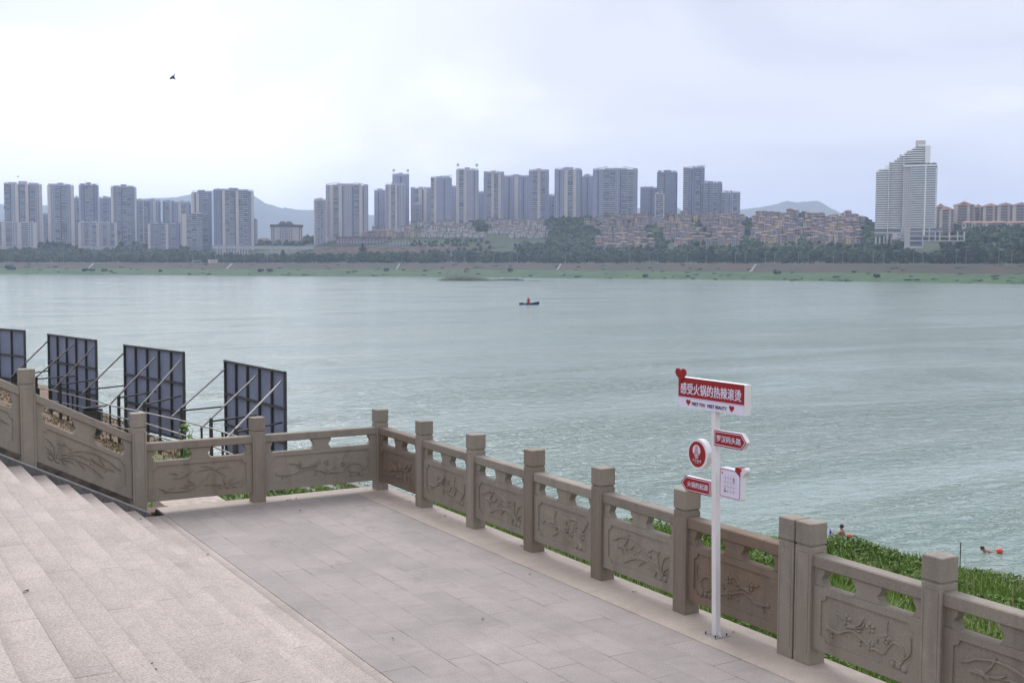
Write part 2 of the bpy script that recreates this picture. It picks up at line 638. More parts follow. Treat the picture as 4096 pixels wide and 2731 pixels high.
def dome(mb, c, rx, ry, h, T, ang=0.0, n=10):
    vs = [T(c[0], h, c[1])]
    ca, sa = math.cos(ang), math.sin(ang)
    for f_, hh in ((0.72, h * 0.8), (1.0, 0.0)):
        for k in range(n):
            g = 2 * math.pi * k / n
            x, y = rx * f_ * math.cos(g), ry * f_ * math.sin(g)
            vs.append(T(c[0] + x * ca - y * sa, hh, c[1] + x * sa + y * ca))
    fs = [(0, 1 + k, 1 + (k + 1) % n) for k in range(n)]
    fs += [(1 + k, 1 + n + k, 1 + n + (k + 1) % n, 1 + (k + 1) % n) for k in range(n)]
    mb.add(vs, fs)


def flower(mb, c, r, T, petals=5, rot=0.3):
    for k in range(petals):
        g = rot + 2 * math.pi * k / petals
        dome(mb, (c[0] + math.cos(g) * r * 0.58, c[1] + math.sin(g) * r * 0.58), r * 0.44, r * 0.40, 0.013, T, g, 8)
    dome(mb, c, r * 0.24, r * 0.24, 0.019, T, 0, 8)


MOTIF = {
    'plum': dict(
        flowers=[(.28, .66, .105), (.55, .67, .105), (.72, .55, .10), (.55, .28, .10)],
        lines=[([(.05, .34), (.18, .30), (.28, .42), (.37, .46), (.48, .34), (.60, .24), (.70, .22), (.75, .38), (.80, .52), (.87, .50), (.92, .34), (.88, .06)], .014),
               ([(.17, .74), (.22, .70), (.26, .64)], .008), ([(.73, .62), (.73, .80), (.74, .92)], .008),
               ([(.92, .25), (.98, .42), (.985, .68)], .010), ([(.90, .12), (.80, .20), (.78, .26)], .009), ([(.13, .30), (.10, .20)], .006),
               ([(.46, .36), (.43, .24)], .006), ([(.62, .40), (.64, .50)], .006)],
        blobs=[(.05, .34, .03, .03), (.11, .17, .022, .022), (.43, .22, .025, .022), (.73, .80, .018, .014), (.98, .70, .012, .03), (.92, .05, .045, .04), (.86, .07, .04, .035), (.80, .07, .03, .028)],
        leaves=[([(.27, .50), (.33, .55), (.40, .54)], .035), ([(.36, .55), (.43, .66), (.48, .84)], .016), ([(.37, .54), (.46, .62), (.49, .72)], .013), ([(.38, .52), (.43, .51), (.46, .55)], .013), ([(.60, .42), (.63, .38)], .012)]),
    'orchid': dict(
        flowers=[],
        lines=[([(.85, .14), (.83, .35), (.80, .62), (.75, .75), (.64, .60)], .013), ([(.87, .14), (.88, .40), (.92, .62), (.985, .68)], .012),
               ([(.85, .14), (.78, .36), (.70, .42), (.60, .34), (.50, .14)], .014), ([(.84, .16), (.70, .36), (.55, .36), (.44, .32), (.26, .10)], .015),
               ([(.82, .20), (.66, .48), (.48, .58), (.34, .52)], .011), ([(.70, .52), (.55, .76), (.34, .86), (.16, .76), (.05, .66)], .013), ([(.88, .14), (.93, .30), (.985, .38)], .010), ([(.88, .12), (.94, .20), (.97, .22)], .010), ([(.80, .14), (.70, .22), (.64, .18)], .010)],
        blobs=[(.93, .06, .05, .04), (.85, .05, .05, .04), (.76, .08, .035, .03), (.42, .44, .02, .02)],
        leaves=[([(.12, .50), (.20, .54), (.30, .46)], .040), ([(.24, .54), (.30, .74), (.34, .94)], .018), ([(.24, .50), (.36, .56), (.42, .66)], .018), ([(.22, .46), (.25, .32)], .014), ([(.44, .58), (.50, .54), (.54, .62)], .016), ([(.82, .62), (.83, .76)], .016), ([(.03, .64), (.10, .68), (.18, .78)], .018)]),
    'peony': dict(
        flowers=[(.72, .62, .12), (.56, .46, .09), (.86, .40, .12), (.66, .36, .08)],
        lines=[([(.06, .62), (.14, .52), (.26, .42), (.38, .44), (.52, .36), (.66, .22), (.78, .10)], .011), ([(.34, .40), (.32, .66), (.35, .90)], .011), ([(.36, .44), (.33, .20), (.28, .10)], .013), ([(.12, .50), (.06, .38)], .007), ([(.86, .50), (.94, .70), (.97, .84)], .008)],
        blobs=[(.06, .66, .03, .025), (.84, .06, .05, .04), (.76, .05, .04, .035), (.96, .84, .03, .03), (.92, .74, .022, .022)],
        leaves=[([(.50, .80), (.56, .72), (.54, .60)], .035), ([(.28, .12), (.34, .22), (.40, .30)], .04), ([(.54, .32), (.60, .20), (.70, .16)], .035), ([(.18, .48), (.26, .54), (.34, .48)], .03), ([(.60, .76), (.68, .84), (.78, .80)], .03)]),
    'bamboo': dict(
        flowers=[(.45, .72, .09)],
        lines=[([(.62, .02), (.62, .45), (.61, .80)], .010), ([(.40, .36), (.52, .44), (.62, .50), (.78, .58)], .010), ([(.30, .16), (.42, .20), (.52, .14)], .010), ([(.75, .10), (.76, .38)], .008), ([(.20, .86), (.28, .80), (.40, .76)], .007)],
        blobs=[(.48, .14, .05, .035), (.40, .17, .035, .03), (.10, .92, .02, .02)],
        leaves=[([(.62, .5), (.72, .62), (.78, .78)], .020), ([(.62, .5), (.74, .52), (.88, .60)], .020), ([(.78, .56), (.86, .68), (.90, .82)], .018), ([(.40, .38), (.30, .34), (.22, .24)], .020), ([(.40, .38), (.34, .48), (.30, .58)], .018), ([(.45, .64), (.47, .50), (.44, .38)], .020), ([(.50, .66), (.56, .54), (.57, .40)], .018), ([(.76, .36), (.84, .30), (.88, .20)], .016)]),
    'palm': dict(
        flowers=[],
        lines=[([(.10, .14), (.22, .06), (.36, .08), (.46, .20), (.56, .44), (.66, .74)], .020), ([(.05, .22), (.12, .16), (.22, .20)], .008), ([(.10, .04), (.14, .10), (.16, .18)], .007), ([(.38, .12), (.34, .16), (.28, .18)], .008)],
        blobs=[(.80, .06, .05, .04), (.73, .07, .04, .03), (.88, .06, .04, .03)],
        leaves=[([(.66, .74), (.76, .84), (.84, .82)], .022), ([(.66, .74), (.56, .80), (.44, .72)], .020), ([(.66, .74), (.72, .62), (.78, .46)], .020), ([(.66, .74), (.58, .92), (.50, .90)], .020), ([(.66, .74), (.60, .60), (.58, .50)], .018), ([(.74, .84), (.80, .94)], .018), ([(.80, .10), (.84, .30), (.88, .42)], .018), ([(.80, .10), (.90, .20), (.98, .24)], .018), ([(.80, .10), (.76, .30), (.77, .42)], .018), ([(.78, .10), (.66, .18), (.55, .20)], .016),
                ([(.44, .26), (.40, .36), (.36, .42)], .016), ([(.44, .24), (.36, .26), (.32, .24)], .016), ([(.20, .56), (.28, .58), (.36, .66)], .04), ([(.26, .58), (.24, .72), (.16, .76)], .024), ([(.32, .62), (.38, .72), (.42, .84)], .020)]),
}


def make_post(parent, T, mat, h=1.2, name='post', low=0.0):
    b = MB()
    cap = 0.19
    b.cbox(-HW, HW, -HW, HW, -low, h - cap - 0.012, 0.005, 0, T)
    b.box(-HW + 0.011, HW - 0.011, -HW + 0.011, HW - 0.011, h - cap - 0.012, h - cap + 0.004, 0, T)
    # fine engraved border on the two faces that look inward
    for s0, e0 in (('y', -1), ('x', -1), ('x', 1), ('y', 1)):
        for (a0, a1, z0, z1) in ((-HW + .024, -HW + .028, .10, h - cap - .07), (HW - .028, HW - .024, .10, h - cap - .07),
                                 (-HW + .034, HW - .034, h - cap - .060, h - cap - .056)):
            d0, d1 = e0 * (HW - 0.001), e0 * (HW + 0.0012)
            d0, d1 = min(d0, d1), max(d0, d1)
            if s0 == 'y':
                b.box(a0, a1, d0, d1, z0, z1, 1, T)
            else:
                b.box(d0, d1, a0, a1, z0, z1, 1, T)
    po = b.build(name, [mat, M['groove']], parent)
    c = MB()
    c.cbox(-HW - 0.002, HW + 0.002, -HW - 0.002, HW + 0.002, h - cap + 0.004, h, 0.007, 0, T)
    c.build('post_cap', [mat], po)
    return po


M['groove'] = plain('engraved_line', (0.17, 0.14, 0.115), 0.9, 0.2, 10)


def make_panel(parent, P0, dirv, nrm, L, shear, motif, mat, mirror=False, rail_z=(0.838, 0.935)):
    """one bay between two posts: carved slab with vase openings, and its handrail"""
    P0, dirv, nrm = Vector(P0), Vector(dirv), Vector(nrm)

    def T(a, d, b):
        return P0 + dirv * a + nrm * d + Vector((0, 0, b + shear * a))

    zb, zt = 0.148, 0.690
    th = 0.040
    b = MB()
    b.box(0, L, -th, th, zb, zt - 0.0, 0, lambda x, y, z: T(x, y, z))
    # raised frame around the sunk field
    fx, ft, fb, r = 0.085, 0.062, 0.080, 0.055
    dz = th + 0.014
    for (a0, a1, b0, b1) in ((0, L, zt - ft, zt - 0.001), (0, L, zb + 0.001, zb + fb), (0, fx, zb + fb, zt - ft), (L - fx, L, zb + fb, zt - ft)):
        b.box(a0, a1, th, dz, b0, b1, 0, T)
    for cx, cy, g0 in ((fx, zb + fb, 0), (L - fx, zb + fb, 90), (L - fx, zt - ft, 180), (fx, zt - ft, 270)):
        poly = [(cx, cy)] + [(cx + r * math.cos(R_(g0 + k * 15)), cy + r * math.sin(R_(g0 + k * 15))) for k in range(7)]
        b.prism(poly, dz - 0.001, th, T)
    # vase-shaped supports
    zr = rail_z[0]
    w, h_ = 0.15, zr - zt
    vase = [(-w, zr), (-w + .012, zt + h_ * .72), (-w + .045, zt + h_ * .42), (-w + .02, zt + h_ * .12), (-w + .005, zt), (w - .005, zt), (w - .02, zt + h_ * .12), (w - .045, zt + h_ * .42), (w - .012, zt + h_ * .72), (w, zr)]
    b.prism([(L / 2 + a, c) for a, c in vase], th + 0.005, -th, T)
    b.prism([(0, zr), (0, zt), (.115, zt), (.10, zt + h_ * .12), (.075, zt + h_ * .42), (.105, zt + h_ * .72), (.115, zr)], th + 0.005, -th, T)
    b.prism([(L - a, c) for a, c in reversed([(0, zr), (0, zt), (.115, zt), (.10, zt + h_ * .12), (.075, zt + h_ * .42), (.105, zt + h_ * .72), (.115, zr)])], th + 0.005, -th, T)
    pan = b.build('carved_panel', mat, parent)
    # carving in relief
    m = MOTIF[motif]
    X0, X1, Z0, Z1 = fx + 0.02, L - fx - 0.02, zb + fb + 0.015, zt - ft - 0.02
    sx, sz = X1 - X0, Z1 - Z0

    def TC(a, d, b_):
        return T(a, th - 0.001 + d * 1.4, b_)

    def q(a, c):
        a = 1 - a if mirror else a
        return (X0 + a * sx, Z0 + c * sz)

    k = MB()
    for a, c, rr in m['flowers']:
        flower(k, q(a, c), rr * sz * 1.35, TC, 5, 0.3 + a * 5)
    for pts, w_ in m['lines']:
        ribbon(k, [q(*p) for p in pts], w_ * 0.95, 0.012, TC)
    for pts, w_ in m['leaves']:
        ribbon(k, [q(*p) for p in pts], w_ * sz * 1.6, 0.012, TC, leaf=True)
    for a, c, rx, ry in m['blobs']:
        dome(k, q(a, c), rx * 0.75, ry * 0.9, 0.012, TC)
    k.build('carving', mat, pan)
    h = MB()
    h.cbox(-0.01, L + 0.01, -0.067, 0.067, rail_z[0], rail_z[1] + 0.010, 0.010, 0, T)
    h.build('handrail', mat, parent)


# riverside railing: origin the far corner post, running toward the camera side (-y)
U = [0, 1.4755, 2.9533, 4.3703, 5.7604, 7.1598, 8.5904]
ra = empty('stone_railing', (0, 0, 0))
tag(ra, 'long carved stone railing along the river edge of the terrace, behind the signpost', 'railing', 'carved stone railings round the terrace')
for i, u in enumerate(U):
    make_post(ra, (lambda u: lambda x, y, z: (x, -u + y, z))(u), M[('stone', 'stone', 'stone', 'stone2', 'stone2', 'stone2', 'stone')[i]])
for i, (mo, mt, mi) in enumerate((('bamboo', 'stone3', False), ('plum', 'stone', False), ('orchid', 'stone', False), ('peony', 'stone', False), ('orchid', 'stone', False), ('plum', 'stone3', True))):
    make_panel(ra, (0, -U[i] - HW, 0), (0, -1, 0), (-1, 0, 0), U[i + 1] - U[i] - 2 * HW, 0, mo, M[mt], mi)

U2 = [8.7911, 10.10, 11.50]
rb = empty('stone_railing', (0, -U2[0], 0))
tag(rb, 'carved stone railing section in front of the grassy bank, beyond the paired posts', 'railing', 'carved stone railings round the terrace')
for i, u in enumerate(U2):
    make_post(rb, (lambda u: lambda x, y, z: (x, -u + U2[0] + y, z))(u), M['stone'])
for i, mo in enumerate(('plum', 'orchid')):
    make_panel(rb, (0, -U2[i] + U2[0] - HW, 0), (0, -1, 0), (-1, 0, 0), U2[i + 1] - U2[i] - 2 * HW, 0, mo, M['stone'], False)

# back railing, running left from the corner to the foot of the stairs
rc = empty('stone_railing', (-3.53, 0, 0))
tag(rc, 'short carved stone railing across the far end of the terrace, below the nearest billboard', 'railing', 'carved stone railings round the terrace')
XL = [-3.53, -1.889, 0.0]
make_post(rc, lambda x, y, z: (x, y, z), M['stone'], 1.36)
make_post(rc, lambda x, y, z: (XL[1] + 3.53 + x, y, z), M['stone2'], 1.2)
for i, (mo, mt) in enumerate((('palm', 'stone2'), ('plum', 'stone'))):
    make_panel(rc, (XL[i] + 3.53 + HW, 0, 0), (1, 0, 0), (0, -1, 0), XL[i + 1] - XL[i] - 2 * HW, 0, mo, M[mt], False)

# stair railing climbing to the left
rd = empty('stone_railing', (-4.902, 0, 0))
tag(rd, 'sloping carved stone railing climbing beside the stairs at the left', 'railing', 'carved stone railings round the terrace')
make_post(rd, lambda x, y, z: (x, y, z), M['stone'], 1.27 + 0.735, low=-0.60)
make_post(rd, lambda x, y, z: (-1.37 + x, y, z), M['stone'], 1.27 + 1.44, low=-1.3)
for x0, mo, mi in ((-4.902, 'orchid', True), (-6.272, 'orchid', True)):
    make_panel(rd, (x0 + 4.902 + HW, 0, 0.735 - (x0 + 4.902) * SLOPE - 0.062), (1, 0, 0), (0, -1, 0), 1.37 - 2 * HW, -SLOPE, mo, M['stone'], mi, (0.905, 1.005))

# ------------------------------------------------------------------ sign post
sp = empty('signpost', (-0.225, -7.868, 0))
tag(sp, 'white metal signpost with red Chinese direction boards standing at the terrace railing', 'signpost')
SX, SY = -0.225, -7.868
PX = -0.262          # plane of the board faces


def plate(name, poly, th, mats, parent, x=PX, edge=None):
    """board in the y-z plane: poly in world (y, z), front face toward -x"""
    b = MB()
    b.prism([(y - SY, z_) for y, z_ in poly], x - SX, x - SX + th, lambda a, d, c: (d, a, c))
    return b.build(name, mats, parent)


def decal(name, poly, mat, parent, lift=0.0015, x=PX, extra=None):
    b = MB()
    for p in (poly if isinstance(poly[0][0], (tuple, list)) else [poly]):
        n = len(p)
        vs = [(x - lift - SX, y - SY, z_) for y, z_ in p] + [(x - SX + 0.0005, y - SY, z_) for y, z_ in p]
        b.add(vs, [tuple(range(n))] + [(i, (i + 1) % n, (i + 1) % n + n, i + n) for i in range(n)])
    return b.build(name, mat, parent)


def lettering(body, quad, mat, parent, bold=0.0, lift=0.003, x=PX):
    """quad: (y_left, z_top_left, z_bottom_left), (y_right, z_top_right, z_bottom_right); bold: stroke widening as a share of the height"""
    pts, fs = text_mesh(body, 0.0)
    (yl, tl, bl), (yr, tr, br) = quad
    b = MB()
    k = bold * (tl - bl)
    s_ = 1 if yr > yl else -1
    for i, (dy, dz_) in enumerate(((0, 0), (-k, 0), (k, 0), (0, k * .5), (0, -k * .5), (-k, -k * .5), (k, k * .5)) if bold else ((0, 0),)):
        b.add([(x - lift - i * 0.0001 - SX, yl + s_ * k + (yr - yl - 2 * s_ * k) * a + dy - SY, (bl + (br - bl) * a) * (1 - c) + (tl + (tr - tl) * a) * c + dz_) for a, c in pts], fs)
    return b.build('lettering', mat, parent)


def inset(poly, d):
    """shrink a convex polygon by d"""
    n = len(poly)
    P = [Vector(p) for p in poly]
    c = sum(P, Vector((0, 0))) / n
    out = []
    for i in range(n):
        a, b, c2 = P[i - 1], P[i], P[(i + 1) % n]
        n1 = Vector((-(b - a).y, (b - a).x)).normalized()
        n2 = Vector((-(c2 - b).y, (c2 - b).x)).normalized()
        if n1.dot(c - b) < 0:
            n1 = -n1
        if n2.dot(c - b) < 0:
            n2 = -n2
        k = n1 + n2
        out.append(tuple(b + k * (d / max(0.2, 1 + n1.dot(n2)))))
    return out


def ring(poly, w):
    q = inset(poly, w)
    n = len(poly)
    return [[poly[i], poly[(i + 1) % n], q[(i + 1) % n], q[i]] for i in range(n)]


def heart(cy, cz_, w, h, n=28, half=None):
    out = []
    for k in range(n):
        t = 2 * math.pi * k / n
        a = 16 * math.sin(t) ** 3
        c = 13 * math.cos(t) - 5 * math.cos(2 * t) - 2 * math.cos(3 * t) - math.cos(4 * t)
        out.append((cy + a / 32 * w, cz_ + (c + 2.5) / 29 * h))
    return out


b = MB()
hp = 0.0275
b.add([(dx * hp, dy * hp, 0.008) for dx, dy in ((-1, -1), (1, -1), (1, 1), (-1, 1))] + [(dx * hp, dy * hp + 0.052, 2.035) for dx, dy in ((-1, -1), (1, -1), (1, 1), (-1, 1))],
      [(0, 1, 5, 4), (1, 2, 6, 5), (2, 3, 7, 6), (3, 0, 4, 7), (4, 5, 6, 7)])
b.build('pole', M['white'], sp)
b = MB()
b.cbox(-0.09, 0.09, -0.088, 0.088, 0.001, 0.009, 0.002)
b.build('base_plate', M['galv'], sp)
for dx in (-1, 1):
    for dy in (-1, 1):
        b = MB()
        b.tube([(dx * .066, dy * .066, .008), (dx * .066, dy * .066, .03)], .007, 6)
        b.build('anchor_bolt', M['steel'], sp)
# foot gussets
b = MB()
for s_ in (-1, 1):
    b.prism([(hp * s_, 0.009), (hp * s_ + 0.045 * s_, 0.009), (hp * s_, 0.05)], -0.004, 0.004, lambda a, d, c: (d, a, c))
b.build('gusset', M['white'], sp)

# top board
yl, yr = -7.332, -8.229
pl = [(yl, 2.033), (yr, 2.039), (yr, 2.309), (yl, 2.308)]
tb = plate('name_board', pl, 0.078, M['white'], sp)
zred = lambda a: 2.033 + 0.35 * 0.275 + 0.004 * a
decal('red_field', [(yl + .001, zred(0)), (yr - .0, zred(1)), (yr, 2.309), (yl, 2.308)], M['red'], tb)
decal('white_field', [(yl + .001, 2.034), (yr, 2.040), (yr, zred(1) - .001), (yl, zred(0) - .001)], M['white_face'], tb, 0.001)
decal('stripe', [(yl, zred(0) - .0105), (yr, zred(1) - .0105), (yr, zred(1) - .0075), (yl, zred(0) - .0075)], M['lilac'], tb, 0.002)
an = lambda a: yl + (yr - yl) * a
lettering('感受火锅的热辣滚烫', ((an(.036), 2.260, 2.158), (an(.962), 2.262, 2.160)), M['white_face'], tb, 0.020)
lettering('MEET YOU', ((an(.2207), 2.0915, 2.0615), (an(.4255), 2.0925, 2.0625)), M['ink'], tb, 0.045)
lettering('MEET BEAUTY', ((an(.462), 2.0925, 2.0625), (an(.754), 2.094, 2.064)), M['ink'], tb, 0.045)
decal('heart_mark', heart(an(.162), 2.079, .064, .058), M['red'], tb, 0.002)
decal('heart_mark', heart(an(.822), 2.082, .068, .062), M['red'], tb, 0.002)
plate('heart', heart(an(.043), 2.325, .160, .128, 40), 0.008, M['red'], sp, PX - 0.010)


def arrow(poly, body, quad):
    a = plate('arrow_board', poly, 0.045, M['white'], sp)
    decal('red_field', poly, M['red'], a)
    decal('border_line', ring(inset(poly, 0.010), 0.0055), M['white_face'], a, 0.0028)
    lettering(body, quad, M['white_face'], a, 0.022)


arrow([(-7.843, 1.734), (-8.203, 1.736), (-8.268, 1.810), (-8.201, 1.880), (-7.843, 1.873)], '罗汉码头路', ((-7.878, 1.833, 1.776), (-8.198, 1.836, 1.779)))
arrow([(-7.803, 1.262), (-7.463, 1.258), (-7.385, 1.329), (-7.453, 1.399), (-7.803, 1.400)], '火锅的起源', ((-7.480, 1.356, 1.304), (-7.772, 1.360, 1.306)))

# round board
cyr, czr, rr = -7.616, 1.621, 0.1385
circ = lambda cy, cz_, ry, rz_, n=40: [(cy + ry * math.cos(2 * math.pi * k / n), cz_ + rz_ * math.sin(2 * math.pi * k / n)) for k in range(n)]
ro = plate('round_board', circ(cyr, czr, rr, rr), 0.062, M['white'], sp)
decal('red_field', circ(cyr + .004, czr - .001, .117, .118), M['red'], ro)
decal('emblem', circ(cyr + .012, czr + .032, .053, .052), M['white_face'], ro, 0.003)
# brush marks inside the emblem: stacked chevrons like a roof or tree, waves at the foot
em = []
ec = cyr + .012


def chev(zc, w, h, t, off=0.0):
    for s_ in (-1, 1):
        em.append([(ec + off, zc), (ec + off + s_ * w, zc - h), (ec + off + s_ * w, zc - h - t), (ec + off, zc - t)])


for zc, w, h in ((1.695, .020, .014), (1.680, .030, .022), (1.660, .022, .016), (1.645, .034, .024), (1.627, .020, .014)):
    chev(zc, w, h, .0065)
for s_ in (-1, 1):
    em.append([(ec + s_ * .012, 1.640), (ec + s_ * .044, 1.617), (ec + s_ * .044, 1.610), (ec + s_ * .012, 1.633)])
decal('emblem_mark', em, M['red'], ro, 0.0045)
decal('emblem_waves', [[(ec - .030, 1.596), (ec + .030, 1.596), (ec + .028, 1.592), (ec - .028, 1.592)], [(ec - .022, 1.589), (ec + .022, 1.589), (ec + .020, 1.585), (ec - .020, 1.585)], [(ec - .012, 1.582), (ec + .012, 1.582), (ec + .010, 1.579), (ec - .010, 1.579)]], M['white_face'], ro, 0.003)
lettering('罗 汉 街 道', ((-7.552, 1.572, 1.549), (-7.672, 1.572, 1.549)), M['white_face'], ro, 0.02)
decal('underline', [(-7.575, 1.540), (-7.650, 1.540), (-7.650, 1.538), (-7.575, 1.538)], M['white_face'], ro, 0.002)
b = MB()
b.box(0.0, 0.02, -7.83 - SY, -7.735 - SY, 1.60, 1.655)
b.build('bracket', M['white'], sp)


# map board with rounded corners
def rrect(y0, y1, z0, z1, r, n=5):
    s_ = 1 if y1 > y0 else -1
    out = []
    for cx, cy, g in ((y1 - s_ * r, z1 - r, 0), (y0 + s_ * r, z1 - r, 90), (y0 + s_ * r, z0 + r, 180), (y1 - s_ * r, z0 + r, 270)):
        for k in range(n):
            t = R_(g + 90 * k / (n - 1))
            out.append((cx + s_ * r * math.cos(t), cy + r * math.sin(t)))
    return out


mb_ = plate('map_board', rrect(-7.920, -8.205, 1.284, 1.553, .022), 0.06, M['white'], sp)
decal('map_face', rrect(-7.921, -8.204, 1.285, 1.552, .021), M['white_face'], mb_, 0.001)
decal('map_border', ring(rrect(-7.932, -8.193, 1.296, 1.541, .016), 0.0045), M['red'], mb_, 0.0025)
gl = []
for k in range(4):
    y = -8.000 - 0.0375 * k
    gl.append([(y, 1.330), (y - .0016, 1.330), (y - .0016, 1.498), (y, 1.498)])
    z_ = 1.352 + 0.0385 * k
    gl.append([(-7.965, z_), (-8.154, z_), (-8.154, z_ + .0016), (-7.965, z_ + .0016)])
decal('map_grid', gl, M['groove'], mb_, 0.002)
cp = []
for k in range(8):
    t = R_(45 * k)
    l_ = 0.017 if k % 2 == 0 else 0.010
    cp.append([(-7.962 + .003 * math.cos(t + 1.57), 1.505 + .003 * math.sin(t + 1.57)), (-7.962 + l_ * math.cos(t), 1.505 + l_ * math.sin(t)), (-7.962 + .003 * math.cos(t - 1.57), 1.505 + .003 * math.sin(t - 1.57))])
decal('compass_mark', cp, M['red'], mb_, 0.002)
decal('map_pin', [circ(-8.113, 1.467, .007, .009, 10), circ(-8.000, 1.371, .006, .009, 10)], M['red'], mb_, 0.003)
decal('pin_caption', [[(-8.098, 1.452), (-8.128, 1.452), (-8.128, 1.446), (-8.098, 1.446)], [(-7.984, 1.349), (-8.020, 1.349), (-8.020, 1.343), (-7.984, 1.343)]], M['ink'], mb_, 0.003)
hh0 = heart(-8.197, 1.537, .136, .092, 48)
plate('corner_heart', [p for p in hh0 if p[0] >= -8.1975], 0.064, [M['red']], sp, PX - 0.004)
plate('corner_cap', [p for p in heart(-8.205, 1.540, .10, .088, 48) if p[0] <= -8.198], 0.05, [M['white']], sp, PX + 0.010)
b = MB()
b.box(0.0, 0.02, -7.935 - SY, -7.885 - SY, 1.39, 1.44)
b.build('bracket', M['white'], sp)

# ------------------------------------------------------------------ near bank: ground under and beyond the terrace
def clamp(a, lo=0.0, hi=1.0):
    return max(lo, min(hi, a))


def gz(x, y):
    e = float(np.interp(y, [-40, 30, 45, 60, 80, 100, 127, 200], [26, 26, 23.5, 19.5, 17, 15, 9, -12])) + 1.1 * noise.noise(Vector((y * 0.12, 3.1, 0)))
    q = clamp(x / e) if e > 1 else 1.0
    if x < 0:
        q = 0.0
    zc = -6.98 * q ** 1.38
    zl = -1.9 * clamp(q / 0.25) - 5.2 * clamp((q - 0.28) / 0.5)
    wl_ = clamp((y - 3) / 12)
    z_ = -0.85 + zc * (1 - wl_) + zl * wl_
    z_ += 0.58 * clamp((8.5 - y) / 6) * clamp((x - 8) / 10)
    z_ -= 0.25 * clamp(y / 6) * (1 - clamp(x / 14)) + 0.25 * clamp((y - 0.3) / 8) * (1 - clamp((x - 6) / 6))
    z_ -= 1.35 * clamp((y - 13) / 8) * clamp((x + 2) / 3) + 1.6 * clamp((y - 15) / 9) * clamp((x - 5) / 4) * (1 - clamp((x - 14) / 8))
    z_ += 0.35 * noise.noise(Vector((x * 0.22, y * 0.22, 5))) * clamp((x - 0.5) / 3) + 0.10 * noise.noise(Vector((x * 0.9, y * 0.9, 1)))
    if x > e:
        z_ -= (x - e) * 0.75
    return z_


t = NT('bank_soil')
t.rough(0.95)
gsel = t.noise(0.5, 5, 0.6)
t.color(t.ramp(gsel, [(0.35, (0.06, 0.10, 0.022)), (0.58, (0.09, 0.125, 0.032)), (0.76, (0.12, 0.09, 0.05))]))
t.bump(t.noise(6, 4, 0.7), 0.6, 0.05)
M['soil'] = t.m
sx_ = t.add("ShaderNodeSeparateXYZ")
t.l.new(t.P(), sx_.inputs[0])
mx_ = t.math('MULTIPLY', t.math('SUBTRACT', 8.5, sx_.outputs['X'], False), 0.3, True)
my_ = t.math('MULTIPLY', t.math('SUBTRACT', sx_.outputs['Y'], 11.0), 0.15, True)
t.color(t.mixc(t.math('MULTIPLY', mx_, my_), t.p.inputs['Base Color'].links[0].from_socket, t.ramp(t.noise(3.0, 4, 0.7), [(0.3, (0.09, 0.058, 0.035)), (0.7, (0.24, 0.165, 0.10))])))
gx = list(np.arange(-14, 0.0, 1.0)) + list(np.arange(0.0, 30.5, 0.6))
gy = list(np.arange(-40, 30, 0.8)) + list(np.arange(30, 200, 3.0))
b = MB()
for y in gy:
    for x in gx:
        zz = gz(x, y)
        if x < XR + 0.3 and y < YB + 0.3:
            zz = min(zz, -0.9)
        b.v.append((x, y, zz))
nx = len(gx)
for j in range(len(gy) - 1):
    for i in range(nx - 1):
        b.f.append((j * nx + i, j * nx + i + 1, (j + 1) * nx + i + 1, (j + 1) * nx + i))
b.m = [0] * len(b.f)
b.sm = [True] * len(b.f)
kind(b.build('river_bank', M['soil']), 'structure')


def leafmat(name, stops, rough=0.6, scale=0.8):
    t = NT(name)
    t.rough(rough)
    t.p.inputs['Specular IOR Level'].default_value = 0.25
    n1 = t.noise(scale, 4, 0.65)
    n2 = t.noise(scale * 14, 2, 0.6)
    v = t.math('ADD', t.math('MULTIPLY', n1, 0.65), t.math('MULTIPLY', n2, 0.35))
    t.color(t.ramp(v, stops))
    return t.m


M['grass'] = leafmat('grass', [(0.33, (0.083, 0.149, 0.024)), (0.5, (0.143, 0.226, 0.041)), (0.66, (0.264, 0.332, 0.087))])
M['dry'] = leafmat('dry_grass', [(0.35, (0.13, 0.085, 0.05)), (0.6, (0.26, 0.18, 0.11))])
M['leaf'] = leafmat('ground_leaf', [(0.36, (0.063, 0.119, 0.021)), (0.52, (0.109, 0.181, 0.036)), (0.66, (0.196, 0.259, 0.063))])
M['vine'] = leafmat('vine_leaf', [(0.35, (0.085, 0.19, 0.03)), (0.55, (0.15, 0.29, 0.05)), (0.7, (0.30, 0.36, 0.08))], 0.5, 2.5)
M['stalk'] = plain('dry_stalk', (0.30, 0.24, 0.15), 0.9, 0.3, 5)


def blades(base, h, w, lean=0.35):
    n = len(base)
    a = nrg.uniform(0, 2 * np.pi, n)
    side = np.stack([np.cos(a), np.sin(a), np.zeros(n)], 1) * w[:, None]
    g = nrg.uniform(0, 2 * np.pi, n)
    ln = np.stack([np.cos(g), np.sin(g), np.zeros(n)], 1) * (h * np.abs(nrg.normal(0, lean, n)))[:, None]
    up = np.zeros((n, 3))
    up[:, 2] = h
    p1 = base + up * 0.55 + ln * 0.30
    p2 = base + up * 0.95 + ln * 1.0
    q1 = np.stack([base - side, base + side, p1 + side * 0.75, p1 - side * 0.75], 1)
    q2 = np.stack([p1 - side * 0.75, p1 + side * 0.75, p2 + side * 0.12, p2 - side * 0.12], 1)
    return np.concatenate([q1, q2])


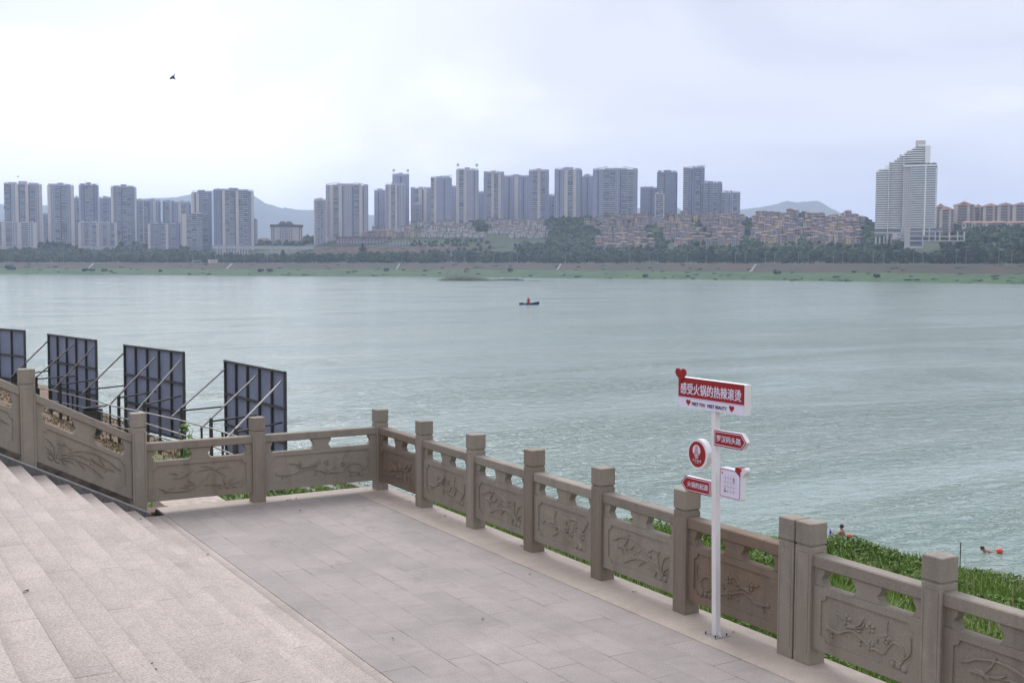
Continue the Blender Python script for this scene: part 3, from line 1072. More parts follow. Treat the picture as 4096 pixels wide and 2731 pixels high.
def leaves(c, s, flat=0.5):
    n = len(c)
    nr = nrg.normal(0, 1, (n, 3)) * flat
    nr[:, 2] += 0.8
    nr /= np.linalg.norm(nr, axis=1)[:, None]
    ra_ = nrg.normal(0, 1, (n, 3))
    tx = np.cross(nr, ra_)
    tx /= np.linalg.norm(tx, axis=1)[:, None]
    ty = np.cross(nr, tx)
    s = s[:, None]
    dr = np.zeros((n, 3))
    dr[:, 2] = -0.25
    return np.stack([c - tx * s + dr * s, c - ty * s * 0.40, c + tx * s + dr * s, c + ty * s * 0.40], 1)


def sample_bank(n, r0, r1, a0=3, a1=58, pw=1.0):
    az = np.radians(nrg.uniform(a0, a1, n))
    r = r0 + (r1 - r0) * nrg.uniform(0, 1, n) ** pw
    x = CAM.x + r * np.sin(az)
    y = CAM.y + r * np.cos(az)
    return x, y, r


GZC = np.vectorize(gz)


def mound(x, y):
    return np.array([max(0.0, noise.noise(Vector((a * 0.42, b_ * 0.42, 9)))) for a, b_ in zip(x, y)])


x, y, r = sample_bank(150000, 9.5, 62, 3, 72)
ok = ((x > 0.30) | (y > 0.5)) & (x < 26.6)
x, y, r = x[ok], y[ok], r[ok]
z_ = GZC(x, y)
dry = (y > 6) & (nrg.uniform(0, 1, len(x)) < np.clip((7.5 - x) / 3, 0, 1) * np.clip((y - 5) / 9, .1, .9))
edge = np.clip((x - 22.5) / 3, 0, 1)
h = nrg.uniform(0.10, 0.32, len(x)) * (1 + 1.1 * edge) * np.where(x < 1.5, 0.6, 1) + 0.10 * mound(x, y)
h = np.where(dry, h * 0.7, h) * np.where(y > 8, 0.6, 1.0)
q = blades(np.stack([x, y, z_ - 0.03], 1), h, 0.004 + 0.00062 * r)
kind(add_obj('bank_grass', fast_mesh('bank_grass', q, 4, [M['grass'], M['dry']], np.concatenate([dry, dry]))), 'stuff')

x, y, r = sample_bank(310000, 9.5, 60, 8, 72)
mo = mound(x, y)
sel = np.array([noise.noise(Vector((a * 0.16, b_ * 0.16, 2))) for a, b_ in zip(x, y)])
ok = (x > 0.45) & (x < 26.2) & (y < 9 + 3 * sel) & (sel + mo * 1.6 > 0.02)
x, y, r, mo = x[ok], y[ok], r[ok], mo[ok]
z_ = GZC(x, y) + (0.08 + 0.56 * mo * np.clip((x - 1.2) / 4, 0.12, 1) * np.clip((24.5 - x) / 7, 0.25, 1)) * nrg.uniform(0.35, 1.0, len(x)) ** 0.5
s = (0.018 + 0.00115 * r) * nrg.uniform(0.5, 1.4, len(x))
kind(add_obj('ground_cover', fast_mesh('ground_cover', leaves(np.stack([x, y, z_], 1), s), 4, [M['leaf']])), 'stuff')

# tall grass along the water's edge
az = np.radians(nrg.uniform(24, 57, 5200))
yy = nrg.uniform(4, 46, 5200)
xx = 25.2 + nrg.normal(0, 0.9, 5200)
cl = np.array([noise.noise(Vector((a * 0.7, b_ * 0.7, 4))) for a, b_ in zip(xx, yy)])
ok = (cl > -0.05) & (xx < 27)
xx, yy, cl = xx[ok], yy[ok], cl[ok]
hh = nrg.uniform(0.25, 0.85, len(xx)) * np.where(np.abs(yy - 16) < 4, .45, 1) * (0.7 + 1.1 * np.clip(cl, 0, 1))
kind(add_obj('waterside_grass', fast_mesh('waterside_grass', blades(np.stack([xx, yy, GZC(xx, yy) - 0.05], 1), hh, np.full(len(xx), 0.020), 0.22), 4, [M['grass']])), 'stuff')


def big_leaf_plant(name, centre, spread, n, size, height, mat, label, cat, group=None, stems=5, up=0.0):
    root = empty(name, centre)
    tag(root, label, cat, group)
    vs, st = MB(), MB()
    for k in range(stems):
        a = 2 * math.pi * k / stems + rng.random()
        st.tube([(0, 0, -0.15), (math.cos(a) * spread * 0.3, math.sin(a) * spread * 0.3, height * 0.6), (math.cos(a) * spread * 0.7, math.sin(a) * spread * 0.7, height * 0.8)], [0.012, 0.009, 0.005], 5)
    st.build('stem', M['vine'], root)
    for k in range(n):
        a, rr_ = rng.random() * 6.28, spread * rng.random() ** 0.6
        c = Vector((math.cos(a) * rr_, math.sin(a) * rr_, height * (0.35 + 0.7 * rng.random()) * (1 - 0.35 * rr_ / spread)))
        s = size * (0.6 + 0.7 * rng.random())
        nrm = Vector((rng.gauss(0, .5), rng.gauss(0, .5) - 0.2, 0.8)).normalized()
        tx = nrm.cross(Vector((math.cos(a + 1.3), math.sin(a + 1.3), 0.1))).normalized()
        ty = nrm.cross(tx)
        out = []
        for g, rad in ((0, 1.05), (38, .82), (72, .95), (110, .70), (150, .85), (180, .42), (210, .85), (250, .70), (288, .95), (322, .82)):
            p = c + tx * (math.cos(R_(g)) * rad * s) + ty * (math.sin(R_(g)) * rad * s * 0.9) - nrm * (0.18 * rad * rad * s)
            out.append(p)
        m_ = len(out)
        vs.add([c] + out, [(0, 1 + i, 1 + (i + 1) % m_) for i in range(m_)])
    vs.build('foliage', mat, root)
    return root


big_leaf_plant('leafy_vine', (1.15, -9.55, -0.95), 0.85, 90, 0.085, 0.62, M['vine'], 'broad-leaved pale green vine seen through the openings of the nearest railing bay', 'vine')
big_leaf_plant('leafy_vine', (0.9, -7.9, -1.05), 0.6, 55, 0.075, 0.5, M['vine'], 'low broad-leaved vine behind the foot of the paired stone posts', 'vine')
big_leaf_plant('leafy_vine', (1.0, -6.3, -1.1), 0.5, 45, 0.07, 0.45, M['vine'], 'low broad-leaved vine under the brown panel behind the signpost', 'vine')
big_leaf_plant('leafy_vine', (-1.75, 1.0, -0.75), 0.35, 34, 0.09, 0.5, M['vine'], 'small bright green vine beside the concrete ledge under the back railing', 'vine')
pt = W(745, 1800, 21.0)
big_leaf_plant('broadleaf_sapling', (pt.x, pt.y, pt.z - 0.55), 0.20, 46, 0.06, 1.15, M['leaf'], 'young broad-leaved sapling rising behind the back railing in front of the steel boards', 'sapling', None, 3)

# stakes and dry stalks on the right bank
for i, (px, py, dp, h_, mat, lab) in enumerate((
        (3841, 2213, 34, 0.33, 'steel', 'thin dark iron stake upright in the grass near the water, left of the distant swimmer'),
        (4079, 2370, 24, 0.38, 'stalk', 'dark bean stake tangled with vines at the right edge of the grassy bank'))):
    p = W(px, py, dp)
    root = MB()
    root.tube([(0, 0, -0.8), (0.02, 0.01, h_)], 0.015, 6)
    tag(root.build('stake', M[mat], None, (p.x, p.y, p.z)), lab, 'stake', 'stakes on the bank')
for i, (px, py, dp, h_, mat) in enumerate(((3829, 2350, 22, .30, 'stalk'), (3872, 2352, 22, .42, 'stalk'), (3897, 2348, 22, .30, 'stalk'), (3928, 2342, 22, .30, 'stalk'), (4055, 2400, 18, .55, 'stalk'))):
    p = W(px, py, dp)
    root = MB()
    root.tube([(0, 0, -0.5), (0.03 * rng.uniform(-1, 1), 0.02, h_ * .45)], 0.010, 5)
    o = root.build('garden_cane', M[mat], None, (p.x, p.y, p.z))
    tag(o, 'pale dry cane standing in the low greenery on the right bank', 'cane', 'dry canes on the bank')

# broken concrete ledge and block just outside the terrace edge
b = MB()
b.box(-2.98, -2.12, YB + 0.004, 1.55, -0.9, -0.10)
tag(b.build('concrete_ledge', M['sand']), 'sandy broken concrete ledge under the back railing at the foot of the stairs', 'ledge')
b = MB()
b.cbox(-3.40, -2.985, YB + 0.004, 0.62, -0.9, -0.055, 0.02)
tag(b.build('brown_block', M['rustblock']), 'small rusty brown block beside the sandy ledge under the back railing', 'block')
b = MB()
zw = lambda x: (XN - x) * SLOPE + 0.24
b.add([(-3.45, .8, -3), (-12, .8, -3), (-12, .8, zw(-12)), (-3.45, .8, zw(-3.45)), (-3.45, 1.1, -3), (-12, 1.1, -3), (-12, 1.1, zw(-12)), (-3.45, 1.1, zw(-3.45))],
      [(0, 1, 2, 3), (7, 6, 5, 4), (3, 2, 6, 7), (0, 3, 7, 4), (1, 5, 6, 2)])
tag(b.build('retaining_wall', M['concrete']), 'dark stained concrete retaining wall beyond the sloping stair railing', 'wall')

# dead leaves and specks on the paving
b = MB()
for px, py, z0 in ((563, 2078, .1), (1200, 2045, 0), (2090, 2190, 0), (2095, 2187, 0), (2085, 2185, 0), (605, 2697, .9), (615, 2723, .9), (1573, 2556, 0), (1160, 2000, 0), (1184, 1995, 0), (1150, 2003, 0), (2534, 2370, 0), (2546, 2367, 0), (2932, 2532, 0), (1780, 2066, 0), (1124, 1979, 0), (250, 1983, .5), (1640, 2011, 0), (107, 2518, 1.0), (830, 2222, 0), (2120, 2300, 0), (1930, 2480, 0)):
    p = onz(px, py, z0)
    s = rng.uniform(.012, .026)
    a = rng.random() * 3
    zz = z0 + 0.012
    if z0 > 0:
        k = int((XN - p.x) / RUN)
        zz = 0.105 + RISE * max(k, 0) + 0.006
    b.add([(p.x + s * math.cos(a + g), p.y + s * 0.6 * math.sin(a + g), zz + (0.008 if i % 2 else 0)) for i, g in enumerate((0, 1.6, 3.1, 4.7))], [(0, 1, 2, 3)])
kind(b.build('leaf_litter', plain('dead_leaf', (0.05, 0.035, 0.022), 0.9, 0.2, 30)), 'stuff')

# ------------------------------------------------------------------ steel boards seen from behind, and the pipe railing
BH = 3.08
BOARDS = [
    ((-150, 1303, 53.4), (98, 1323, 49.7), [], 'blue-grey billboard seen from behind, cut by the left edge of the view'),
    ((193.9, 1337, 48.9), (383.7, 1361.6, 45.0), [(60, 1497, 50.3), (145, 1512, 48.2), (239.8, 1535, 46.1)], 'blue-grey billboard seen from behind, rising right of the tall stair post'),
    ((498.5, 1380.5, 44.3), (734.5, 1409.8, 40.7), [(355.6, 1553, 45.0), (474.5, 1586, 42.2), (576, 1614, 40.0)], 'blue-grey billboard seen from behind, above the post at the foot of the stairs'),
    ((901, 1443, 39.2), (1139.8, 1489, 35.0), [(725.5, 1636.6, 38.3), (843.8, 1679, 35.7), (942, 1721, 33.4)], 'nearest blue-grey billboard seen from behind, above the back railing'),
]
for TLp, TRp, posts, lab in BOARDS:
    A, B = W(*TLp), W(*TRp)
    zt = (A.z + B.z) / 2
    dz_ = (B.z - A.z)
    A2, B2 = Vector((A.x, A.y, 0)), Vector((B.x, B.y, 0))
    wv = B2 - A2
    Wd = wv.length
    mid = (A2 + B2) / 2
    ang = math.atan2(wv.y, wv.x)
    root = empty('billboard', (mid.x, mid.y, zt - BH), ang)
    tag(root, lab, 'billboard', 'billboards seen from behind along the bank')
    hw_ = Wd / 2
    sk = dz_ / Wd
    b = MB()
    T = lambda x, y, z: (x, y, z + sk * x)
    b.box(-hw_, hw_, 0.03, 0.06, 0, BH, 0, T)
    b.build('panel_sheet', M['sheet'], root)
    b = MB()
    for k in range(6):
        xk = -hw_ + Wd * k / 5
        g = 0.035
        b.box(xk - g, xk + g, -0.045, 0.028, -0.02, BH + 0.02, 0, T)
    for k in range(4):
        zk = BH * (0, .30, .64, 1)[k]
        b.box(-hw_ - 0.035, hw_ + 0.035, -0.052, 0.022, zk - 0.035, zk + 0.035, 0, T)
    b.build('frame', M['frame'], root)
    for s_ in (-0.96, -0.2, 0.2, 0.96):
        b = MB()
        b.box(s_ * hw_ - 0.04, s_ * hw_ + 0.04, -0.04, 0.03, -1.3, -0.04, 0, T)
        b.build('leg', M['frame'], root)
    Minv = (Matrix.Translation(root.location) @ Matrix.Rotation(ang, 4, 'Z')).inverted()
    for (pp, fr) in zip(posts, (0.01, 0.57, 0.97)):
        P = Minv @ W(*pp)
        xk = -hw_ + Wd * fr
        b = MB()
        b.box(P.x - .045, P.x + .045, P.y - .045, P.y + .045, P.z - 1.7, P.z + 0.06)
        b.build('support_post', M['steel'], root)
        b = MB()
        d0 = Vector((xk, -0.05, BH * 0.91 + sk * xk))
        d1 = Vector((P.x, P.y - .05, P.z))
        b.tube([d0, d1 + (d1 - d0).normalized() * 0.35], 0.034, 6)
        b.build('brace', M['galv'], root)
        b = MB()
        b.tube([(xk, -0.05, BH * 0.50 + sk * xk), (P.x, P.y + .04, P.z - 0.04)], 0.03, 6)
        b.build('strut', M['steel'], root)

pr = empty('pipe_railing', W(944, 1743, 33.4) - Vector((0, 0, 1.2)))
tag(pr, 'thin steel pipe railing running down the bank behind the stone railings at the left', 'railing')
o0 = pr.location.copy()
dep = lambda x: float(np.interp(x, [-60, 148, 355, 474, 576, 725, 844, 944, 1040], [53, 48.6, 44.6, 41.9, 39.7, 38.0, 35.4, 33.1, 31]))
tops = [(-40, 1512), (148, 1550), (206, 1560), (352, 1596), (477, 1629), (580, 1650), (723, 1681), (844, 1712), (944, 1744), (1010, 1768)]
b = MB()
b.tube([W(x, y, dep(x)) - o0 for x, y in tops], 0.026, 6)
b.build('top_rail', M['galv'], pr)
for row, r_ in (((( -40, 1545), (148, 1590), (240, 1609), (352, 1632), (477, 1668), (591, 1695), (700, 1729), (788, 1757), (860, 1787), (926, 1815), (990, 1845)), .028),
                (((-40, 1575), (148, 1622), (352, 1672), (477, 1707), (591, 1736), (703, 1765), (790, 1800), (855, 1830)), .024)):
    b = MB()
    b.tube([W(x, y, dep(x)) - o0 for x, y in row], r_, 6)
    b.build('lower_rail', M['galv'], pr)
for x in (60, 155, 206, 290, 440, 500, 640, 806, 890, 935, 985):
    y = float(np.interp(x, [a for a, _ in tops], [c for _, c in tops]))
    p = W(x, y, dep(x)) - o0
    b = MB()
    b.box(p.x - .03, p.x + .03, p.y - .03, p.y + .03, p.z - 1.35, p.z)
    b.build('railing_post', M['steel'], pr)

# light steel bars below the back railing, on dark posts in the grass
sf = empty('steel_frame', onz(1250, 1956, -1.6) - Vector((0, 0, 0.9)))
tag(sf, 'row of slanting pale steel bars on dark posts, seen under the back railing', 'steel frame')
o1 = sf.location.copy()
for (xa, ya, xb, yb_) in ((1058, 1964, 1100, 1989), (1122, 1949, 1182, 1979), (1212, 1940, 1290, 1971), (1302, 1931, 1372, 1961), (1396, 1920, 1470, 1950)):
    a, c = onz(xa, ya, -1.35), onz(xb, yb_, -1.65)
    b = MB()
    d = (c - a).normalized()
    sd = Vector((d.y, -d.x, 0)).normalized() * 0.05
    v = [a - sd, a + sd, c + sd, c - sd]
    up = Vector((0, 0, 0.07))
    b.add([p - o1 for p in v] + [p - up - o1 for p in v], [(0, 1, 2, 3), (4, 7, 6, 5), (0, 4, 5, 1), (1, 5, 6, 2), (2, 6, 7, 3), (3, 7, 4, 0)])
    b.build('bar', M['white'], sf)
    b = MB()
    p = c + (a - c) * 0.12 - o1
    b.box(p.x - .05, p.x + .05, p.y - .05, p.y + .05, p.z - 1.6, p.z - 0.1)
    b.build('post', M['steel'], sf)
p = W(1343, 1932, 29)
b = MB()
b.cbox(-0.16, 0.11, -0.01, 0.01, -0.14, 0.30, 0.004)
nb = empty('notice_board', (p.x, p.y, p.z), -0.4)
b.build('board', M['red'], nb)
b = MB()
b.box(-0.16, 0.11, -0.018, -0.012, -0.16, -0.141)
b.box(0.111, 0.125, -0.018, -0.012, -0.16, 0.30)
b.build('edge_strip', M['white'], nb)
for s_ in (-.12, .08):
    b = MB()
    b.box(s_ - .02, s_ + .02, .012, .05, -1.6, .28)
    b.build('leg', M['steel'], nb)
tag(nb, 'small red notice board in the grass below the back railing near the corner post', 'notice board')
p = W(372, 1642, 44)
ub = empty('utility_box', (p.x, p.y, p.z - 0.45), -0.4)
ub.scale = (0.7, 0.7, 0.7)
b = MB()
b.cbox(-0.45, 0.45, -0.3, 0.3, -0.6, 0.72, 0.02)
b.build('body', M['steel'], ub)
b = MB()
b.add([(-.55, -.4, .74), (.75, -.4, .90), (.75, .4, .90), (-.55, .4, .74), (-.55, -.4, .80), (.75, -.4, .96), (.75, .4, .96), (-.55, .4, .80)], [(0, 3, 2, 1), (4, 5, 6, 7), (0, 1, 5, 4), (1, 2, 6, 5), (2, 3, 7, 6), (3, 0, 4, 7)])
b.build('lid', M['frame'], ub)
tag(ub, 'dark steel box with a sloping lid behind the stair railing, between two billboards', 'box')

# ------------------------------------------------------------------ water
t = NT('river_water')
t.p.inputs['IOR'].default_value = 1.33
t.rough(0.12)
cur = t.noise(0.012, 4, 0.6, t.map(rot=(0, 0, 0.35), scale=(1.0, 2.6, 1)), 0.6)
t.color(t.ramp(cur, [(0.3, (0.170, 0.240, 0.200)), (0.7, (0.235, 0.295, 0.250))]))
def ridged(scale, sc, rot, dist, power):
    n_ = t.noise(scale, 3, 0.6, t.map(rot=(0, 0, YAW + rot), scale=sc), dist)
    a_ = t.math('ABSOLUTE', t.math('SUBTRACT', t.math('MULTIPLY', n_, 2.0), 1.0))
    return t.math('POWER', t.math('SUBTRACT', 1.0, a_), power)


wv0 = t.noise(4.5, 3, 0.65, t.map(rot=(0, 0, YAW + 0.1), scale=(0.5, 1.0, 1)))
wv1 = ridged(1.25, (0.46, 1.0, 1), -0.12, 0.6, 2.4)
wv2 = t.noise(0.36, 3, 0.6, t.map(rot=(0, 0, YAW + 0.15), scale=(0.5, 1.0, 1)), 0.6)
pat = t.noise(0.026, 6, 0.68, t.map(rot=(0, 0, YAW + 0.12), scale=(0.42, 1.6, 1), loc=(31, 7, 0)), 1.0)
amp = t.ramp(pat, [(0.40, (0.26, 0.26, 0.26)), (0.50, (0.75, 0.75, 0.75)), (0.60, (1.8, 1.8, 1.8))])
fine = t.math('ADD', t.math('MULTIPLY', wv0, 0.020), t.math('MULTIPLY', wv1, 0.115))
hh_ = t.math('ADD', t.math('MULTIPLY', fine, amp), t.math('MULTIPLY', wv2, 0.12))
t.bump(hh_, 1.0, 1.0)
M['water'] = t.m
b = MB()
b.add([(-4000, -300, WATER_Z), (5200, -300, WATER_Z), (5200, 5600, WATER_Z), (-4000, 5600, WATER_Z)], [(0, 1, 2, 3)])
kind(b.build('river', M['water']), 'structure')

CROT_ = math.atan2(RT.y, RT.x)
# ------------------------------------------------------------------ boat, swimmers, floats, birds
bp = onz(2117, 1219, WATER_Z)
boat = empty('buoy_boat', (bp.x, bp.y, WATER_Z), math.atan2(RT.y, RT.x))
tag(boat, 'small dark blue boat carrying a red marker drum, out in midstream', 'boat')
b = MB()
L = 3.25
secs = []
for k in range(13):
    q = k / 12
    xx_ = -L + 2 * L * q
    wdt = 0.95 * min(1, (0.35 + 1.9 * q)) * min(1, math.sqrt(max(0.0, (1 - q)) * 3.2) + 0.02)
    sheer = 0.58 + 0.75 * max(0, q - 0.55) ** 1.4 * 2.2 + 0.12 * max(0, 0.25 - q)
    keel = -0.25 + (0.75 * max(0, q - 0.75) * 4 * 0.55) + 0.2 * max(0, .12 - q) * 8
    secs.append([(xx_, -wdt, sheer), (xx_ + .05 * (q > .8), -wdt * 0.72, keel), (xx_, wdt * 0.72, keel), (xx_, wdt, sheer), (xx_, wdt * 0.86, sheer), (xx_, wdt * 0.80, sheer - .14), (xx_, -wdt * 0.80, sheer - .14), (xx_, -wdt * 0.86, sheer)])
vs = [p for s in secs for p in s]
fs = []
for i in range(12):
    for k in range(8):
        fs.append((i * 8 + k, i * 8 + (k + 1) % 8, (i + 1) * 8 + (k + 1) % 8, (i + 1) * 8 + k))
fs += [tuple(range(8)), tuple(12 * 8 + k for k in reversed(range(8)))]
b.add(vs, fs)
blue = plain('navy_hull', (0.012, 0.025, 0.13), 0.4, 0.1, 2)
b.build('hull', blue, boat)
b = MB()
b.box(-1.85, -1.15, -0.965, -0.945, 0.30, 0.46)
b.build('hull_plate', M['white'], boat)
drum = MB()
drum.tube([(-0.25, 0, 0.58), (-0.25, 0, 1.92)], 0.47, 20)
drum.tube([(-0.25, 0, 1.92), (-0.25, 0, 2.0)], [0.47, 0.40], 20)
dr = drum.build('marker_drum', plain('signal_red', (0.42, 0.02, 0.03), 0.35, 0.05, 2), boat)
b = MB()
b.tube([(-0.25, 0, 2.0), (-0.25, 0, 2.25)], 0.10, 8)
b.build('lantern', M['ink'], dr)
b = MB()
b.tube([(-0.25, 0, 2.25), (-0.25, 0, 3.0)], 0.04, 6)
b.build('mast', M['steel'], dr)
b = MB()
b.box(-0.85, 0.35, -0.7, 0.7, 0.50, 0.575)
b.build('deck', M['white'], boat)
for xx_, hh2 in ((-2.5, .9), (-2.3, .85), (-2.05, .82), (-0.95, .86), (0.45, .80), (1.5, .92), (2.3, 1.06), (2.5, 1.1)):
    b = MB()
    b.tube([(xx_, -0.5, .5), (xx_, -0.5, hh2)], 0.06, 6)
    b.build('bollard', blue, boat)

skin = plain('skin', (0.30, 0.15, 0.10), 0.55, 0.12, 6)
hair = plain('black_hair', (0.018, 0.014, 0.013), 0.6, 0.1, 30)


def skinned(name, verts, edges, radii, mat, parent, root_i=0, sub=2):
    me = D.meshes.new(name)
    me.from_pydata(verts, edges, [])
    o = D.objects.new(name, me)
    COL.objects.link(o)
    o.modifiers.new('skin', 'SKIN')
    sv = me.skin_vertices[0].data if me.skin_vertices else None
    if sv is None:
        bm = bmesh.new()
        bm.from_mesh(me)
        bm.verts.layers.skin.verify()
        bm.to_mesh(me)
        bm.free()
        sv = me.skin_vertices[0].data
    for i, r_ in enumerate(radii):
        sv[i].radius = r_ if isinstance(r_, tuple) else (r_, r_)
        sv[i].use_root = (i == root_i)
    sd = o.modifiers.new('smooth', 'SUBSURF')
    sd.levels = sd.render_levels = sub
    dg = bpy.context.evaluated_depsgraph_get()
    m2 = D.meshes.new_from_object(o.evaluated_get(dg))
    D.objects.remove(o)
    D.meshes.remove(me)
    m2.materials.clear()
    m2.materials.append(mat)
    for p in m2.polygons:
        p.use_smooth = True
    r2 = D.objects.new(name, m2)
    COL.objects.link(r2)
    r2.parent = parent
    return r2


def figure(arms, legs=True):
    v = [(0, 0, .95), (0, -.01, 1.15), (0, 0, 1.33), (0, -.01, 1.46), (0, .005, 1.53), (0, .025, 1.61), (0, .02, 1.68)]
    r_ = [(.15, .10), (.135, .095), (.165, .11), (.10, .075), .052, (.078, .092), (.062, .075)]
    e_ = [(0, 1), (1, 2), (2, 3), (3, 4), (4, 5), (5, 6)]
    for s_, (el, wr, hd) in zip((-1, 1), arms):
        i = len(v)
        v += [(s_ * .17, 0, 1.42), el, wr, hd]
        r_ += [.058, .042, .030, (.034, .018)]
        e_ += [(3, i), (i, i + 1), (i + 1, i + 2), (i + 2, i + 3)]
        hv, wv_ = Vector(hd), Vector(wr)
        dv = (hv - wv_).normalized()
        sv_ = dv.cross(Vector((0, 0, 1)))
        sv_ = sv_.normalized() if sv_.length > 0.1 else Vector((1, 0, 0))
        for k, (o_, ln) in enumerate(((-.028, .065), (-.010, .078), (.010, .075), (.028, .060))):
            v.append(tuple(hv + sv_ * o_ + dv * ln + Vector((0, 0, -.015))))
            r_.append(.0085)
            e_.append((i + 3, len(v) - 1))
        v.append(tuple(wv_ + sv_ * -.05 + dv * .05))
        r_.append(.010)
        e_.append((i + 2, len(v) - 1))
    if legs:
        for s_ in (-1, 1):
            i = len(v)
            v += [(s_ * .10, 0, .86), (s_ * .11, .03, .48), (s_ * .11, 0, .09), (s_ * .11, .15, .04)]
            r_ += [.088, .058, .042, .035]
            e_ += [(0, i), (i, i + 1), (i + 1, i + 2), (i + 2, i + 3)]
    return v, e_, r_


def head_details(parent, c=(0, .02, 1.63)):
    b = MB()
    b.blob((c[0], c[1] - .022, c[2] + .028), (.088, .102, .088), 2, 0.10, 6)
    b.build('hair', hair, parent)


pp = onz(3366, 2146, WATER_Z)
fd = FW * 0.62 - RT * 0.78
man = empty('person', (pp.x, pp.y, WATER_Z - 1.17), math.atan2(fd.y, fd.x) - math.pi / 2)
tag(man, 'bare-backed man standing waist-deep in the river, lifting a blue bottle', 'person')
v, e_, r_ = figure((((-.24, .14, 1.22), (-.16, .36, 1.30), (-.14, .42, 1.36)), ((.25, -.06, 1.17), (.23, .10, .98), (.22, .15, .91))))
body = skinned('body', v, e_, r_, skin, man)
head_details(man)
b = MB()
b.blob((0, .118, 1.60), (.014, .018, .022), 1)
b.blob((-.082, .01, 1.605), (.012, .02, .03), 1)
b.blob((.082, .01, 1.605), (.012, .02, .03), 1)
b.build('nose_and_ears', skin, body)
hm = (Matrix.Translation(man.location) @ Matrix.Rotation(man.rotation_euler.z, 4, 'Z')) @ Vector((-.15, .47, 1.36))
b = MB()
b.tube([(0, 0, -.10), (0, 0, .07), (0, 0, .10), (0, 0, .13)], [.038, .038, .02, .016], 10)
bo = b.build('drink_bottle', plain('blue_plastic', (0.03, 0.05, 0.42), 0.3, 0), None, hm)
tag(bo, 'small blue bottle held up by the man standing in the river', 'bottle')

sp2 = onz(3938, 2205, WATER_Z)
sw = empty('person', (sp2.x, sp2.y, WATER_Z), math.atan2((-RT * .95 + FW * .2).y, (-RT * .95 + FW * .2).x) - math.pi / 2)
tag(sw, 'swimmer low in the water, head and shoulders showing beside an orange float', 'person')
v = [(0, -.75, -.18), (0, -.45, -.10), (0, -.18, -.02), (0, -.04, .03), (0, .04, .08), (0, .10, .12), (0, .14, .16)]
rr2 = [(.13, .09), (.13, .09), (.16, .10), (.09, .07), .055, (.078, .09), (.065, .07)]
e2 = [(0, 1), (1, 2), (2, 3), (3, 4), (4, 5), (5, 6)]
for s_ in (-1, 1):
    i = len(v)
    v += [(s_ * .17, -.10, -.03), (s_ * .30, .12, -.12), (s_ * .22, .38, -.12)]
    rr2 += [.058, .042, .03]
    e2 += [(3, i), (i, i + 1), (i + 1, i + 2)]
    v += [(s_ * .11, -.85, -.22), (s_ * .14, -1.25, -.3), (s_ * .14, -1.6, -.25)]
    rr2 += [.085, .055, .04]
    e2 += [(0, i + 3), (i + 3, i + 4), (i + 4, i + 5)]
skinned('body', v, e2, rr2, skin, sw)
b = MB()
b.blob((0, .095, .165), (.088, .10, .075), 2, 0.08, 6)
b.build('hair', plain('brown_hair', (0.05, 0.025, 0.018), 0.6, 0.1, 30), sw)

flt = plain('orange_float', (0.72, 0.09, 0.025), 0.35, 0.05, 3)
for (px, py, rad, lab) in ((3397, 2151, .118, 'bright orange ribbed swim float beside the man standing in the river'), (3998, 2211, .125, 'bright orange swim float on the water behind the distant swimmer')):
    p = onz(px, py, WATER_Z)
    fl_ = empty('swim_float', (p.x, p.y, WATER_Z))
    tag(fl_, lab, 'float', 'orange swim floats')
    b = MB()
    vv, ff = ICO[3]
    pts = []
    for q in vv:
        a = math.atan2(q[2], q[0])
        k = 1 + (0.05 * math.cos(8 * a) if px < 3500 else 0.0)
        pts.append((q[0] * rad * k, q[1] * rad * 1.1, q[2] * rad * k + rad * 0.75))
    b.add(pts, ff, 0, True)
    b.build('bladder', flt, fl_)
    b = MB()
    b.tube([(0, -rad * 1.05, rad * .75), (0, -rad * 1.25, rad * .75)], .02, 8)
    b.build('valve', M['ink'], fl_)

mp = onz(200, 1098, WATER_Z)
mo_ = empty('moored_boat', (mp.x, mp.y, WATER_Z), CROT_)
tag(mo_, 'small brown moored boat with two pale cabins at the far bank on the left', 'boat')
b = MB()
b.prism([(-8, .9), (-7, -.3), (6.5, -.3), (8, 1.1), (5, .7), (-6, .7)], -1.4, 1.4, lambda a, d, c: (a, d, c))
b.build('hull', plain('brown_hull', (0.26, 0.15, 0.11), 0.7, .2, 1), mo_)
for xa in (-4.2, 2.6):
    b = MB()
    b.cbox(xa - 1.6, xa + 1.6, -1, 1, .71, 2.3, .05)
    b.build('cabin', M['white'], mo_)

birdm = plain('bird_black', (0.012, 0.011, 0.012), 0.7, 0)
for (px, py, dp, sc, lab) in ((691, 308, 60, 1.35, 'dark bird in flight against the bright cloud at upper left'), (72, 706, 230, 1.5, 'tiny dark bird high over the leftmost towers'), (18, 830, 230, 1.6, 'tiny dark bird low beside the leftmost tower')):
    p = W(px, py, dp)
    bd = empty('bird', (p.x, p.y, p.z), math.atan2(RT.y, RT.x))
    tag(bd, lab, 'bird', 'birds in flight')
    bd.scale = (sc, sc, sc)
    b = MB()
    b.tube([(-.115, 0, -.08), (-.09, 0, -.072), (-.03, 0, -.03), (.04, 0, .03), (.07, 0, .075), (.085, .0, .13)], [.008, .032, .048, .036, .018, .008], 10)
    bod = b.build('body', birdm, bd)
    for s_ in (-1, 1):
        b = MB()
        w = [(-.05, s_ * .02, -.02), (.03, s_ * .02, .03), (.055, s_ * .10, -.02), (.045, s_ * .22, -.075), (.0, s_ * .13, -.055), (-.04, s_ * .08, -.05)]
        b.add(w + [(x_, y_, z2 - .006) for x_, y_, z2 in w], [(0, 1, 2, 3, 4, 5), (11, 10, 9, 8, 7, 6)] + [(i, i + 6, (i + 1) % 6 + 6, (i + 1) % 6) for i in range(6)])
        b.build('wing', birdm, bd)

